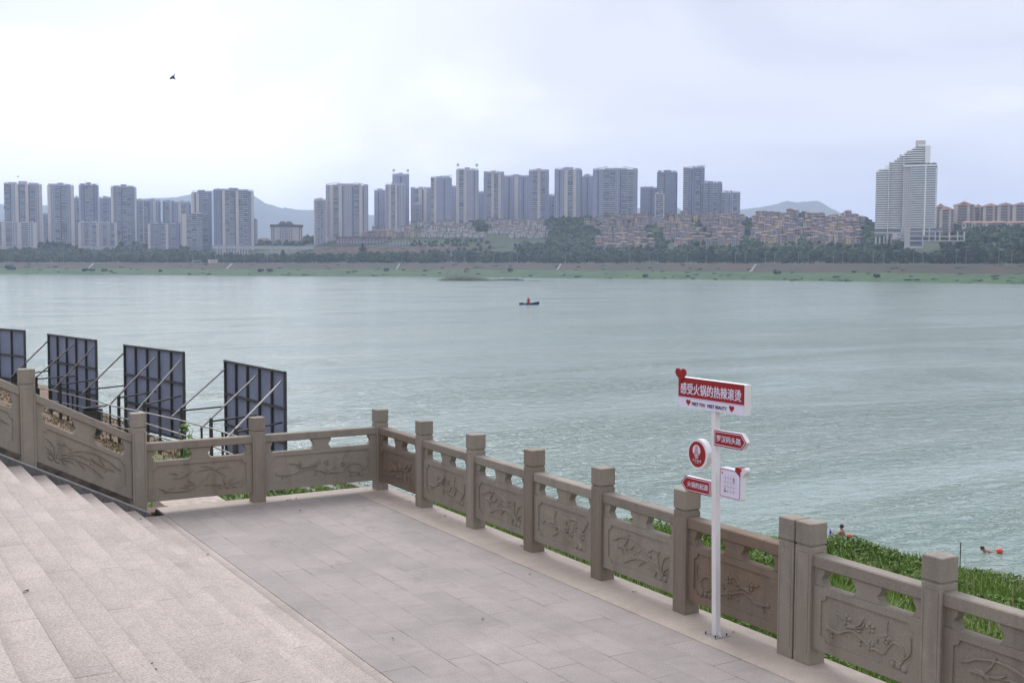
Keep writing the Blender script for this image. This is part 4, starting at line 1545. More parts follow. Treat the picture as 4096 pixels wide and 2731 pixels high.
# ------------------------------------------------------------------ far shore
SX_ = [-900, 0, 600, 1200, 2000, 2550, 3200, 3500, 4096, 5000]
SD_ = [1640, 1545, 1530, 1445, 1415, 1290, 1155, 1075, 960, 830]
SH = lambda x: float(np.interp(x, SX_, SD_))
HOR = lambda x: 1070.2 + 0.0043 * (x - 2048)


def tab(*p):
    xs_, ys_ = zip(*p)
    return lambda x: float(np.interp(x, xs_, ys_))


Y_GB = tab((0, 1074), (2000, 1078), (3200, 1090), (4096, 1096))
Y_PR = tab((0, 1052), (2000, 1054.5), (3200, 1056.5), (4096, 1058))
Y200 = tab((0, 1010), (700, 1012), (900, 1030), (1200, 1026), (1500, 1018), (2000, 1006), (2500, 1010), (3000, 1006), (3400, 1004), (3600, 1006), (4096, 990))
Y300 = tab((0, 980), (700, 985), (900, 1008), (1180, 1000), (1300, 975), (1600, 958), (1900, 940), (2200, 945), (2600, 968), (3000, 968), (3450, 955), (3700, 960), (4096, 935))
Y420 = tab((0, 975), (800, 980), (1180, 985), (1300, 950), (1500, 920), (1700, 895), (1900, 880), (2200, 880), (2500, 872), (2900, 866), (3000, 880), (3100, 860), (3400, 872), (3500, 915), (3700, 925), (4096, 908))


def far_pt(x, t):
    """ground point beyond the far shoreline: image column x, t metres inland"""
    Dp = SH(x) + t
    zpr = W(x, Y_PR(x), SH(x) + 76).z
    if t <= 45:
        zgb = W(x, Y_GB(x), SH(x) + 45).z
        zz = float(np.interp(t, [-15, 0, 3, 25, 45], [-10.5, -8.75, -8.3, -8.3 + (zgb + 8.3) * .55, zgb]))
    elif t <= 112:
        zgb = W(x, Y_GB(x), SH(x) + 45).z
        zz = float(np.interp(t, [45, 76, 112], [zgb, zpr, zpr + .3]))
    else:
        z2, z3, z4 = W(x, Y200(x), SH(x) + 200).z, W(x, Y300(x), SH(x) + 300).z, W(x, Y420(x), SH(x) + 420).z
        zz = float(np.interp(t, [112, 200, 300, 420, 620, 1100, 14000], [zpr + .3, z2, z3, z4, z4 + 4, 8, 8]))
    p = W(x, 1365.5, Dp)
    return Vector((p.x, p.y, zz))


def sheet(name, ts, xs_, mat, amp=0.0, fr=0.05):
    b = MB()
    for t in ts:
        for x in xs_:
            p = far_pt(x, t)
            if amp and ts[0] < t < ts[-1] or (amp and t == ts[-1] and name == 'far_hillside'):
                p.z += amp * noise.noise(p * fr)
            b.v.append(tuple(p))
    n = len(xs_)
    for j in range(len(ts) - 1):
        for i in range(n - 1):
            b.f.append((j * n + i, j * n + i + 1, (j + 1) * n + i + 1, (j + 1) * n + i))
    b.m = [0] * len(b.f)
    b.sm = [True] * len(b.f)
    return kind(b.build(name, mat), 'structure')


t = NT('far_grass')
t.rough(0.95)
n1 = t.noise(0.035, 5, 0.65, t.map(scale=(1, 1, 3)))
n2 = t.noise(0.25, 3, 0.7)
t.color(t.ramp(t.math('ADD', t.math('MULTIPLY', n1, .6), t.math('MULTIPLY', n2, .4)), [(0.34, (0.016, 0.046, 0.008)), (0.5, (0.030, 0.076, 0.012)), (0.62, (0.048, 0.102, 0.018)), (0.80, (0.075, 0.10, 0.028))]))
M['far_grass'] = t.m
t = NT('embankment')
t.rough(0.95)
n1 = t.noise(0.03, 5, 0.65)
n2 = t.noise(0.22, 3, 0.7)
t.color(t.ramp(t.math('ADD', t.math('MULTIPLY', n1, .65), t.math('MULTIPLY', n2, .35)), [(0.38, (0.020, 0.036, 0.010)), (0.50, (0.040, 0.034, 0.014)), (0.58, (0.058, 0.030, 0.018)), (0.76, (0.092, 0.050, 0.025))]))
M['embank'] = t.m
M['prom'] = plain('promenade_paving', (0.33, 0.31, 0.29), 0.9, 0.15, 0.2)
M['hill_soil'] = plain('hillside_green', (0.036, 0.058, 0.022), 0.95, 0.4, 0.05)
xs_far = list(range(-900, 5001, 60))
xs_fine = list(range(-600, 4701, 12))
sheet('far_grass_bank', [-15, 0, 3, 8, 14, 20, 26, 33, 39, 45], xs_fine, M['far_grass'], 1.3, 0.09)
sheet('far_embankment', [45, 51, 57, 63, 70, 76], xs_far, M['embank'], 0.5, 0.05)
sheet('promenade', [76, 94, 112], xs_far, M['prom'])
sheet('far_hillside', [112, 140, 170, 200, 250, 300, 360, 420, 500, 620, 800, 1100, 1700, 3500, 9500], xs_far, M['hill_soil'], 1.5, 0.02)

# reeds and scrub on the far grass bank: ragged tufts, one mass
ICOV1 = np.array(ICO[1][0])
ICOF1 = np.array(ICO[1][1])


def clump_mass(name, pts, rads, mats, amp=0.45, kinds=None):
    """many ragged clumps as one mesh"""
    N = len(pts)
    V = ICOV1[None] * (1 + nrg.uniform(-amp, amp, (N, len(ICOV1), 1)))
    a = nrg.uniform(0, 6.28, N)
    ca, sa = np.cos(a)[:, None], np.sin(a)[:, None]
    x, y = V[:, :, 0] * ca - V[:, :, 1] * sa, V[:, :, 0] * sa + V[:, :, 1] * ca
    V = np.stack([x, y, V[:, :, 2]], 2) * rads[:, None, :] + pts[:, None, :]
    tri = V[:, ICOF1, :].reshape(-1, 3, 3)
    mi = None if kinds is None else np.repeat(kinds, len(ICOF1))
    return kind(add_obj(name, fast_mesh(name, tri, 3, mats, mi)), 'stuff')


M['crown_a'] = plain('foliage_dark', (0.012, 0.032, 0.010), 0.8, 0.45, 0.35, 0, 0.2)
M['crown_b'] = plain('foliage_mid', (0.022, 0.050, 0.014), 0.8, 0.45, 0.35, 0, 0.2)
M['crown_c'] = plain('foliage_pale', (0.050, 0.085, 0.026), 0.8, 0.40, 0.35, 0, 0.2)
M['bark'] = plain('bark', (0.09, 0.07, 0.055), 0.9, 0.2, 1)

P, Rd, K = [], [], []
for _ in range(380):
    x = rng.uniform(-300, 4400)
    tt = rng.choice((rng.uniform(2, 45), rng.uniform(2, 16), rng.uniform(44, 74)))
    p = far_pt(x, tt)
    if noise.noise(Vector((p.x * .02, p.y * .02, 3))) < -0.1 and rng.random() < .7:
        continue
    s = rng.uniform(0.5, 1.5)
    P.append(p)
    Rd.append((s * 3.0, s * 3.0, s * 0.75))
    K.append(1 if rng.random() < .93 else 0)
clump_mass('far_scrub', np.array(P), np.array(Rd), [M['crown_b'], M['far_grass']], 0.5, np.array(K))

# woods on the slopes behind the promenade
P, Rd, K = [], [], []


def woods(n, x0, x1, t0, t1, s0=3.0, s1=5.5, cond=None):
    for _ in range(n):
        x, tt = rng.uniform(x0, x1), rng.uniform(t0, t1)
        if cond and not cond(x, tt):
            continue
        p = far_pt(x, tt)
        s = rng.uniform(s0, s1)
        for q in range(3):
            P.append(p + Vector((rng.uniform(-.6, .6) * s, rng.uniform(-.6, .6) * s, s * rng.uniform(.5, 1.1))))
            Rd.append((s * .75, s * .75, s * rng.uniform(.6, .9)))
            K.append(rng.choice((0, 0, 1, 1, 2)))


woods(900, -200, 860, 118, 205, 3, 5)
woods(260, 850, 1260, 115, 190, 2.5, 4)
woods(420, 1260, 2200, 118, 182, 2.5, 4.5)
woods(500, 2180, 3500, 118, 215, 3, 5)
woods(520, 3450, 4300, 118, 330, 3, 5.5, lambda x, tt: not (3600 < x < 3760 and tt > 150))
woods(420, 2190, 2400, 200, 410, 3.5, 6)
woods(60, 2060, 2200, 200, 240, 2.5, 4)
woods(60, 2960, 3015, 200, 420, 3, 5)
woods(60, 3195, 3230, 230, 420, 3, 5)
woods(140, 3440, 3500, 200, 420, 3, 5.5)
woods(70, 2560, 2650, 230, 330, 3, 5)
woods(60, 2770, 2830, 250, 380, 3, 5)
woods(130, 0, 760, 205, 290, 3, 5.5, lambda x, tt: 150 < x < 310 or 470 < x < 595 or x > 715)
woods(90, 1640, 1960, 195, 270, 2, 3.2)
woods(80, 1000, 1260, 330, 520, 4, 7)
woods(120, 3800, 4200, 330, 420, 3, 5)
woods(40, 1880, 1960, 330, 390, 3, 5)
woods(150, 2345, 2970, 225, 420, 1.6, 3.0)
woods(90, 3010, 3440, 240, 420, 1.6, 3.0)
clump_mass('hillside_woods', np.array(P), np.array(Rd), [M['crown_a'], M['crown_b'], M['crown_c']], 0.42, np.array(K))


# trees of the promenade rows
def tree_mesh(seed, hgt, wid, mat, shape):
    r2 = random.Random(seed)
    b = MB()
    for k in range(15):
        q = r2.random()
        zz = hgt * (0.22 + 0.70 * q)
        prof_ = math.sin(math.pi * (0.15 + 0.8 * q)) if shape == 'round' else (1.05 - 0.8 * q)
        a = r2.random() * 6.28
        rr_ = wid * 0.55 * prof_ * r2.random() ** .5
        s = wid * 0.34 * (0.6 + 0.6 * r2.random()) * max(.45, prof_)
        b.blob((math.cos(a) * rr_, math.sin(a) * rr_, zz), (s, s, s * 0.95), 1, 0.55, 2.3, 0, seed + k, False)
    for k in range(160):
        q = r2.random()
        prof_ = math.sin(math.pi * (0.12 + 0.84 * q)) if shape == 'round' else (1.1 - 0.9 * q)
        a = r2.random() * 6.28
        rr_ = wid * (0.62 + .35 * r2.random()) * prof_
        c = Vector((math.cos(a) * rr_, math.sin(a) * rr_, hgt * (0.2 + 0.78 * q)))
        s = 0.30 + 0.35 * r2.random()
        u1 = Vector((r2.gauss(0, 1), r2.gauss(0, 1), r2.gauss(0, 1))).normalized() * s
        u2 = u1.cross(Vector((r2.gauss(0, 1), r2.gauss(0, 1), 1))).normalized() * s * .7
        b.add([c - u1, c - u2, c + u1, c + u2], [(0, 1, 2, 3)])
    cr_ = b.mesh('crown', [mat])
    b = MB()
    b.tube([(0, 0, -0.5), (.1, 0, hgt * .25), (.05, .1, hgt * .6)], [.26, .2, .08], 6)
    b.tube([(.1, 0, hgt * .25), (wid * .4, .2, hgt * .5)], [.12, .05], 5)
    b.tube([(.1, 0, hgt * .25), (-wid * .35, -.3, hgt * .5)], [.12, .05], 5)
    return cr_, b.mesh('trunk', [M['bark']])


TREES = []
for i in range(9):
    kindm = ('crown_a', 'crown_b', 'crown_c')[i % 3]
    TREES.append((tree_mesh(100 + i, 10.0, 3.6 + 0.35 * (i % 4), M[kindm], 'round' if i % 4 != 3 else 'cone'), ('dark green', 'mid green', 'pale green')[i % 3], 'rounded' if i % 4 != 3 else 'tapering'))


def plant_tree(p, h, wf, idx, label, group):
    (cr_, tr), tone, shp = TREES[idx % 9]
    root = empty('tree', p, rng.random() * 6.28)
    root.scale = (wf * h / 10, wf * h / 10, h / 10)
    tag(root, label % {'tone': tone, 'shape': shp}, 'tree', group)
    for nm, me in (('crown', cr_), ('trunk', tr)):
        o = D.objects.new(nm, me)
        COL.objects.link(o)
        o.parent = root


x = -60.0
i = 0
while x < 4180:
    h = 12.8 + 5.0 * noise.noise(Vector((x * .012, 2, 0))) + rng.uniform(-2.0, 2.2)
    if x < 760:
        h = min(h, 12.5)
    if 930 < x < 1160:
        h *= 0.8
    p = far_pt(x, 97 + rng.uniform(-5, 6))
    plant_tree((p.x, p.y, p.z), max(7, h), rng.uniform(.95, 1.4), rng.randrange(9), '%(tone)s %(shape)s tree in the front row along the far promenade', 'trees in the front row of the far promenade')
    x += rng.uniform(17, 30)
x = -40.0
while x < 4160:
    p = far_pt(x, 120 + rng.uniform(-6, 14))
    plant_tree((p.x, p.y, p.z), rng.uniform(9.5, 14), rng.uniform(.9, 1.3), rng.randrange(9), '%(tone)s %(shape)s tree in the second row behind the far promenade', 'trees in the second row of the far promenade')
    x += rng.uniform(38, 60)
for px, h, lab in ((1452, 27, 'tall slim dark tree standing above the promenade row before the long retaining wall'), (2090, 19, 'large rounded tree rising above the promenade row below the concrete frame building'), (2836, 21, 'tall tree with a narrow upper crown rising from the promenade row below the terraced villas'), (1135, 18, 'dark spreading tree at the right end of the viaduct'), (3895, 20, 'tall dark tree behind the street lamps right of the white tower'), (4060, 21, 'large dark tree at the far right of the promenade'), (3215, 17, 'broad rounded dark tree in the promenade row below the right villas')):
    p = far_pt(px, 104)
    plant_tree((p.x, p.y, p.z), h, 0.62 if h > 22 else .8, 0, lab, None)

# shrubs on the grass bank
for px, tt, s, lab in ((47, 40, 6.5, 'large dark round shrub on the far embankment at the left edge'), (345, 26, 4.5, 'dark shrub on the grassy far bank left of the pale steps'), (372, 26, 4.0, 'dark shrub touching its neighbour on the far grass bank'), (425, 28, 4.2, 'dark shrub beside a yellowish one on the far grass bank'), (450, 20, 3.0, 'small yellow-green shrub on the far grass bank'), (645, 24, 3.2, 'lone dark shrub on the far grass bank below the canopy'), (1045, 30, 4.0, 'wide dark shrub on the far bank below the viaduct'), (1080, 30, 4.0, 'dark low shrub right of the wide one below the viaduct'), (2041, 38, 4.6, 'single upright dark shrub on the far bank right of the island'), (1545, 36, 3.8, 'dark shrub on the far bank left of the island'), (2580, 12, 3.5, 'dark shrub near the water on the far bank'), (3105, 36, 4.2, 'dark shrub at the foot of the embankment right of the pale steps'), (3500, 24, 3.5, 'low dark shrub on the far bank below the white tower')):
    p = far_pt(px, tt)
    root = empty('shrub', p)
    tag(root, lab, 'shrub', 'shrubs on the far bank')
    b = MB()
    for k in range(9):
        b.blob((rng.uniform(-.7, .7) * s, rng.uniform(-.4, .4) * s, s * rng.uniform(.1, .6)), (s * .5, s * .45, s * .42), 1, .5, 2, 0, k + px, False)
    b.build('foliage', M['crown_c'] if 'yellow' in lab else M['crown_a'], root)

# street lamps on the promenade
b = MB()
b.tube([(0, 0, 0), (0, 0, 12.0), (0, 0, 12.6)], [.16, .11, .08], 6)
pole_m = b.mesh('pole', [M['galv']])
b = MB()
b.tube([(0, 0, 12.3), (.5, 0, 13.0), (2.2, 0, 13.35)], [.07, .07, .06], 5)
b.tube([(0, 0, 12.3), (-.4, 0, 12.8), (-1.3, 0, 13.05)], [.07, .06, .05], 5)
arm_m = b.mesh('arm', [M['galv']])
b = MB()
b.box(1.6, 2.9, -.2, .2, 13.28, 13.45)
head_m = b.mesh('lamp_head', [M['white']])
for px in (236, 261, 470, 674, 754, 775, 866, 898, 982, 1072, 1094, 1175, 1390, 1607, 1820, 1946, 1973, 2038, 2068, 2260, 2513, 2593, 2627, 2744, 2820, 2937, 2975, 3056, 3093, 3187, 3226, 3326, 3364, 3485, 3527, 3645, 3684, 3815, 3854, 3985, 4037):
    p = far_pt(px, 84)
    root = empty('street_lamp', p, math.atan2(RT.y, RT.x))
    tag(root, 'slim pale double-armed street lamp along the far promenade', 'street lamp', 'street lamps along the far promenade')
    for nm, me in (('pole', pole_m), ('arm', arm_m), ('lamp_head', head_m)):
        o = D.objects.new(nm, me)
        COL.objects.link(o)
        o.parent = root

# parapet, steps, small shelters
M['pale'] = plain('pale_concrete', (0.50, 0.47, 0.43), 0.9, 0.15, 0.3)
b = MB()
for x in range(-600, 4700, 40):
    p, q = far_pt(x, 77), far_pt(x + 40, 77)
    d = Vector((p.y - q.y, q.x - p.x, 0)).normalized() * .2
    v = [p - d, p + d, q + d, q - d]
    b.add([u_ + Vector((0, 0, -.3)) for u_ in v] + [u_ + Vector((0, 0, .75)) for u_ in v], [(4, 5, 6, 7), (0, 1, 5, 4), (2, 3, 7, 6)])
tag(b.build('parapet', M['pale']), 'low pale parapet wall along the edge of the far promenade', 'wall')
for x0, x1, lab in ((360, 382, 'short pale ramp of steps on the far embankment at left'), (911, 933, 'pale flight of steps down the far embankment right of the white canopy'), (1588, 1600, 'small pale flight of steps down the far embankment left of the island'), (2228, 2242, 'pale flight of steps down the far embankment right of the island'), (2998, 3020, 'long pale flight of steps down the far embankment below the villas')):
    b = MB()
    for k in range(12):
        q = k / 12
        p = far_pt(x0 + (x1 - x0) * q, 47 + 29 * q)
        s = RT * 1.3
        u2 = Vector((FW.x, FW.y, 0)) * 1.3
        v = [p - s - u2, p + s - u2, p + s + u2, p - s + u2]
        b.add([w_ + Vector((0, 0, -1.5)) for w_ in v] + [w_ + Vector((0, 0, .55)) for w_ in v], [(4, 5, 6, 7), (0, 1, 5, 4), (1, 2, 6, 5), (2, 3, 7, 6), (3, 0, 4, 7)])
    tag(b.build('embankment_steps', M['pale']), lab, 'steps', 'steps on the far embankment')

CROT = math.atan2(RT.y, RT.x)
p = far_pt(792, 86)
cn = empty('canopy', p, CROT)
tag(cn, 'white wave-roofed canopy on the far promenade', 'canopy')
b = MB()
pr_ = [(-6, 2.6), (-3, 2.9), (0, 2.8), (3, 3.6), (6, 4.1)]
for (xa, za), (xb, zb_) in zip(pr_, pr_[1:]):
    b.add([(xa, -1.5, za), (xb, -1.5, zb_), (xb, 1.5, zb_), (xa, 1.5, za), (xa, -1.5, za + .35), (xb, -1.5, zb_ + .35), (xb, 1.5, zb_ + .35), (xa, 1.5, za + .35)], [(0, 3, 2, 1), (4, 5, 6, 7), (0, 1, 5, 4), (2, 3, 7, 6), (1, 2, 6, 5), (3, 0, 4, 7)])
b.build('roof', M['white'], cn)
for xa in (-4.5, 0, 4.5):
    b = MB()
    b.tube([(xa, 0, 0), (xa, 0, 3)], .12, 6)
    b.build('column', M['galv'], cn)
p = far_pt(854, 88)
kb = empty('kiosk', p, CROT)
tag(kb, 'small white flat-roofed kiosk on the far promenade beside the canopy', 'kiosk')
b = MB()
b.box(-6, -1.5, 0, 3.4, 0, 3.8)
b.box(3.6, 6, 0, 3.4, 0, 3.8)
b.box(-1.5, 3.6, 2.6, 3.4, 0, 3.8)
b.build('wall', M['pale'], kb)
b = MB()
b.box(-6.4, 6.4, -.6, 3.8, 3.8, 4.5)
b.build('roof', M['white'], kb)

# ------------------------------------------------------------------ island
ip = onz(1860, 1124, WATER_Z)
t = NT('island_grass')
t.rough(0.95)
t.color(t.ramp(t.noise(0.35, 5, 0.7), [(0.35, (0.020, 0.032, 0.008)), (0.6, (0.042, 0.056, 0.014))]))
M['island'] = t.m


def islet(name, xa, xb, ybase, hpx, prof_, depth_m, seed):
    c = onz((xa + xb) / 2, ybase, WATER_Z)
    Dp = (c - CAM).dot(FW)
    ww = (xb - xa) * Dp / F
    hh_ = hpx * Dp / F
    b = MB()
    nx_, ny_ = 70, 14
    ux = Vector((RT.x, RT.y, 0)).normalized()
    uy = Vector((FW.x, FW.y, 0)).normalized()
    for j in range(ny_ + 1):
        for i in range(nx_ + 1):
            q, s = i / nx_, j / ny_
            e_ = max(0, 1 - (2 * s - 1) ** 2) ** .5
            zz = hh_ * float(np.interp(q, *zip(*prof_))) * e_
            p = c + ux * ((q - .5) * ww) + uy * (s * depth_m)
            zz += 0.6 * noise.noise(p * .5 + Vector((seed, 0, 0))) * (zz > .3)
            p.z = WATER_Z - .35 + zz
            b.v.append(tuple(p))
    for j in range(ny_):
        for i in range(nx_):
            a = j * (nx_ + 1) + i
            b.f.append((a, a + 1, a + nx_ + 2, a + nx_ + 1))
    b.m = [0] * len(b.f)
    b.sm = [False] * len(b.f)
    return kind(b.build(name, M['island']), 'structure')


islet('island', 1738, 1985, 1124, 22, [(0, 0), (.08, .35), (.2, .75), (.35, 1), (.55, .98), (.75, .72), (.9, .3), (1, .05)], 40, 1)
islet('island', 1960, 2108, 1122.5, 10, [(0, .3), (.2, .6), (.5, .85), (.75, 1), (.9, .5), (1, 0)], 16, 2)
islet('island', 2112, 2193, 1124, 4, [(0, .3), (.3, .9), (.6, .6), (1, 0)], 7, 3)

# ------------------------------------------------------------------ buildings
M['wall_grey_hazed'] = plain('hazed_grey_render', (0.36, 0.375, 0.47), 0.85, 0.12, 0.06)  # blue of the distance haze baked into the wall colour
M['wall_dark_hazed'] = plain('hazed_dark_grey_render', (0.235, 0.26, 0.355), 0.85, 0.15, 0.06)  # same haze blue baked into the darker wall
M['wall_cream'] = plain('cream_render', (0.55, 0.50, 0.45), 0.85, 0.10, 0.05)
M['wall_pink_hazed'] = plain('hazed_pinkish_render', (0.445, 0.425, 0.48), 0.85, 0.10, 0.05)  # haze lavender baked into the pinkish wall
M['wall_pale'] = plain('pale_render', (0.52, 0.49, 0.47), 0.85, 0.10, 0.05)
M['slab'] = plain('pale_balcony', (0.47, 0.475, 0.51), 0.8, 0.14, 0.3)
M['glass'] = plain('hazed_window_glass', (0.10, 0.125, 0.19), 0.15, 0.4, 0.35, 0, 0.5)  # haze blue baked into the glass colour too
M['roof_red'] = plain('red_tiles', (0.155, 0.09, 0.07), 0.85, 0.25, 0.3)
M['roof_orange'] = plain('orange_tiles', (0.28, 0.16, 0.115), 0.85, 0.2, 0.3)
M['roof_brown'] = plain('brown_tiles', (0.19, 0.13, 0.115), 0.85, 0.25, 0.3)
M['roof_slate'] = plain('slate_roof', (0.055, 0.05, 0.06), 0.8, 0.2, 0.3)
PAL = [('wall_grey_hazed', 'wall_cream'), ('wall_pink_hazed', 'wall_cream'), ('wall_grey_hazed', 'wall_pale'), ('wall_dark_hazed', 'wall_pink_hazed'), ('wall_dark_hazed', 'wall_cream'), ('wall_pink_hazed', 'wall_pale')]


def tower(x0, x1, yt, yb, t, spec, label, pal=0, roof='box', yaw=0.0, fl=3.0, group='apartment towers across the river', dep_m=15.0, name='apartment_tower'):
    xm = (x0 + x1) / 2
    Dp = SH(xm) + t
    base = W(xm, yb, Dp)
    sc = Dp / F
    Wd, H = (x1 - x0) * sc * math.cos(math.atan((xm - 2048) / F)), (yb - yt) * sc
    Wd = max(5.0, (Wd - dep_m * abs(math.sin(yaw)) * .8) / math.cos(yaw))
    root = empty(name, base, CROT - math.atan((xm - 2048) / F) + yaw)
    tag(root, label, 'building', group)
    wa, wb = M[PAL[pal][0]], M[PAL[pal][1]]
    hm_ = H * (0.965 if roof != 'none' else 1.0)
    lo = -14.0
    wts = {'W': 1.0, 'B': 1.7, 'N': 1.3, 'R': .55, 'w': .5, 'b': 1.1}
    tot = sum(wts[c] for c in spec)
    nf = max(3, int(hm_ / fl))
    fh = hm_ / nf
    core = MB()
    core.box(-Wd / 2 + .15, Wd / 2 - .15, 0, dep_m, lo, hm_, 0)
    # windows on the two end walls
    for s_ in (-1, 1):
        for yy_ in (dep_m * .3, dep_m * .68):
            for k in range(nf):
                z0 = k * fh + .9
                xa = s_ * (Wd / 2 - .15)
                core.box(min(xa, xa + s_ * .08), max(xa, xa + s_ * .08), yy_ - .7, yy_ + .7, z0, z0 + 1.35, 2)
    x = -Wd / 2
    bays = []
    for c in spec:
        w = Wd * wts[c] / tot
        xa, xb = x, x + w
        x += w
        if c in 'Ww':
            hh2 = hm_ + rng.uniform(-.5, .8)
            core.box(xa + .02, xb - .02, -1.0, dep_m * .6, lo, hh2, 1)
        elif c in 'Bb':
            b = MB()
            b.box(xa + .15, xb - .15, -.10, -.02, .3, hm_ - .6, 1)
            for k in range(nf):
                z0 = k * fh
                b.box(xa + .05, xb - .05, -1.7, -.11, z0 - .16, z0 + .14, 0)
                f_ = rng.random()
                if f_ < .86:
                    b.box(xa + .05, xb - .05, -1.72, -1.6, z0 + .14, z0 + (1.0 if f_ < .6 else .6), 0)
                if rng.random() < .28:      # glazed-in balcony
                    b.box(xa + .1, xa + w * .55, -1.55, -1.45, z0 + .9, z0 + fh - .2, 1)
                if rng.random() < .5:
                    q = rng.uniform(.2, .8)
                    b.box(xa + w * q - .25, xa + w * q + .25, -.5, -.12, z0 + .15, z0 + fh - .2, 0)
            b.box(xa, xb, -1.75, dep_m * .4, hm_ + .2, hm_ + rng.uniform(.6, 2.6), 0)
            b.box(xa, xa + .16, -1.6, 0, 0, hm_ - .2, 0)
            b.box(xb - .16, xb, -1.6, 0, 0, hm_ - .2, 0)
            bays.append(('balcony_stack', b, [M['slab'] if c == 'B' else M['wall_pale'], M['glass']]))
        elif c == 'N':
            b = MB()
            b.box(xa + .02, xb - .02, -.45, dep_m * .45, lo, hm_ + rng.uniform(.1, 3.2), 0)
            nw = max(1, int(round(w / 3.2)))
            for k in range(nf):
                for q in range(nw):
                    cx = xa + w * (q + .5) / nw
                    z0 = k * fh + .85
                    b.box(cx - w / nw * .30, cx + w / nw * .30, -.53, -.44, z0, z0 + 1.5, 1)
                    if rng.random() < .5:
                        b.box(cx - w / nw * .3, cx + w / nw * .22, -.95, -.46, z0 - .5, z0 - .12, 2)
            bays.append(('window_bay', b, [wa, M['glass'], M['slab']]))
        else:
            core.box(xa + .05, xb - .05, -.06, -.01, 0, hm_ - 1, 2)
    core.build('wall', [wa, wb, M['glass']], root)
    for nm, b, ms in bays:
        b.build(nm, ms, root)
    r = MB()
    r.box(-Wd / 2, Wd / 2, -.4, .1, hm_ - .3, hm_ + .9, 0)
    r.box(-Wd / 2, -Wd / 2 + .4, .1, dep_m, hm_ - .3, hm_ + .9, 0)
    r.box(Wd / 2 - .4, Wd / 2, .1, dep_m, hm_ - .3, hm_ + .9, 0)
    for _ in range(4):
        q, w = rng.uniform(-.44, .44) * Wd, rng.uniform(.6, 1.6)
        r.box(q - w, q + w, 4, 7, hm_ + .02, hm_ + rng.uniform(1.5, 4.2), 0)
    q = rng.uniform(-.3, .3) * Wd
    r.box(q - .12, q + .12, 6, 6.24, hm_, H + rng.uniform(3, 7), 0)
    if roof in ('box', 'multi', 'dish', 'gold'):
        for q in ((0.0,) if roof == 'box' else (-.28, .0, .26)):
            w = Wd * (.22 if roof != 'box' else .36)
            r.box(Wd * q - w / 2, Wd * q + w / 2, 3, dep_m - 3, hm_ + .05, H + (2.0 if q == 0 else -.5), 0 if roof != 'gold' else 1)
        for q in np.linspace(-.46, .46, 7):
            r.box(Wd * q - .2, Wd * q + .2, -.2, .2, hm_ + .9, hm_ + 2.6, 0)
        r.box(-Wd * .47, Wd * .47, -.25, .25, hm_ + 2.6, hm_ + 3.1, 0)
    elif roof in ('slope_left', 'slope_right', 'slope_both'):
        spans = {'slope_left': [(-.5, .5, 1, 0)], 'slope_right': [(-.5, .5, 0, 1)], 'slope_both': [(-.5, -.18, 1, 0), (.18, .5, 0, 1)]}[roof]
        for a, c, up_l, _ in spans:
            za, zc = (hm_ + 1.2, H + 2) if up_l else (H + 2, hm_ + 1.2)
            n_ = 6
            for k in range(n_ + 1):
                q = k / n_
                xx_, zz = Wd * (a + (c - a) * q), za + (zc - za) * q
                r.box(xx_ - .22, xx_ + .22, -.3, .3, hm_ + .5, zz, 0)
                if k < n_:
                    q2 = (k + 1) / n_
                    xx2, zz2 = Wd * (a + (c - a) * q2), za + (zc - za) * q2
                    r.add([(xx_, -.6, zz), (xx2, -.6, zz2), (xx2, .6, zz2), (xx_, .6, zz), (xx_, -.6, zz + .7), (xx2, -.6, zz2 + .7), (xx2, .6, zz2 + .7), (xx_, .6, zz + .7)], [(0, 3, 2, 1), (4, 5, 6, 7), (0, 1, 5, 4), (2, 3, 7, 6), (1, 2, 6, 5), (3, 0, 4, 7)], 0)
            xc = Wd * ((c if up_l else a) * .55)
            r.box(xc - Wd * .14, xc + Wd * .14, 2, dep_m - 3, hm_ + .05, H + .6, 0)
    r.build('roof_structure', [wa, M['wall_cream']], root)
    if roof == 'dish':
        for s_ in (-.42, .42):
            d_ = MB()
            cx = Wd * s_
            d_.tube([(cx, 2, hm_ + .9), (cx, 2, H + 5)], .18, 6)
            d_.tube([(cx, 1.3, H + 5.4), (cx, 1.8, H + 5.4), (cx, 2.1, H + 5.4)], [2.3, 1.7, .3], 14)
            d_.build('satellite_dish', [M['pale']], root)
    return root


T_ = tower
g1 = 'apartment blocks on the left of the far bank'
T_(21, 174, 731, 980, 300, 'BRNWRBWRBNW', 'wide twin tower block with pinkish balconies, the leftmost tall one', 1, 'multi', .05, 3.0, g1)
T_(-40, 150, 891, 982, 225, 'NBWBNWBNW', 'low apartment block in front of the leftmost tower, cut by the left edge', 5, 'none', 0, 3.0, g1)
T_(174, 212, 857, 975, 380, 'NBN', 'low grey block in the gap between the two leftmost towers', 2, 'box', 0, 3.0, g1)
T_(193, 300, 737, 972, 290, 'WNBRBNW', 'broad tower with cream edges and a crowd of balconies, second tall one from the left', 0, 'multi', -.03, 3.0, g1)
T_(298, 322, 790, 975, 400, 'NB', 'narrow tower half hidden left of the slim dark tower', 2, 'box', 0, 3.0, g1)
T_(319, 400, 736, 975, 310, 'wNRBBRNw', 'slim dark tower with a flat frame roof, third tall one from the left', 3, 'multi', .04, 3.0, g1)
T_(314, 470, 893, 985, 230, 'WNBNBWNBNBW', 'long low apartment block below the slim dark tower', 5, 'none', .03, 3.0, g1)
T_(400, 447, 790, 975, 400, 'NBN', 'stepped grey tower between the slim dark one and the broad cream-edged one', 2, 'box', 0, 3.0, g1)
T_(445, 548, 744, 975, 300, 'WNBRBBNw', 'broad dark tower with a cream left edge, fourth tall one from the left', 4, 'multi', -.10, 3.0, g1)
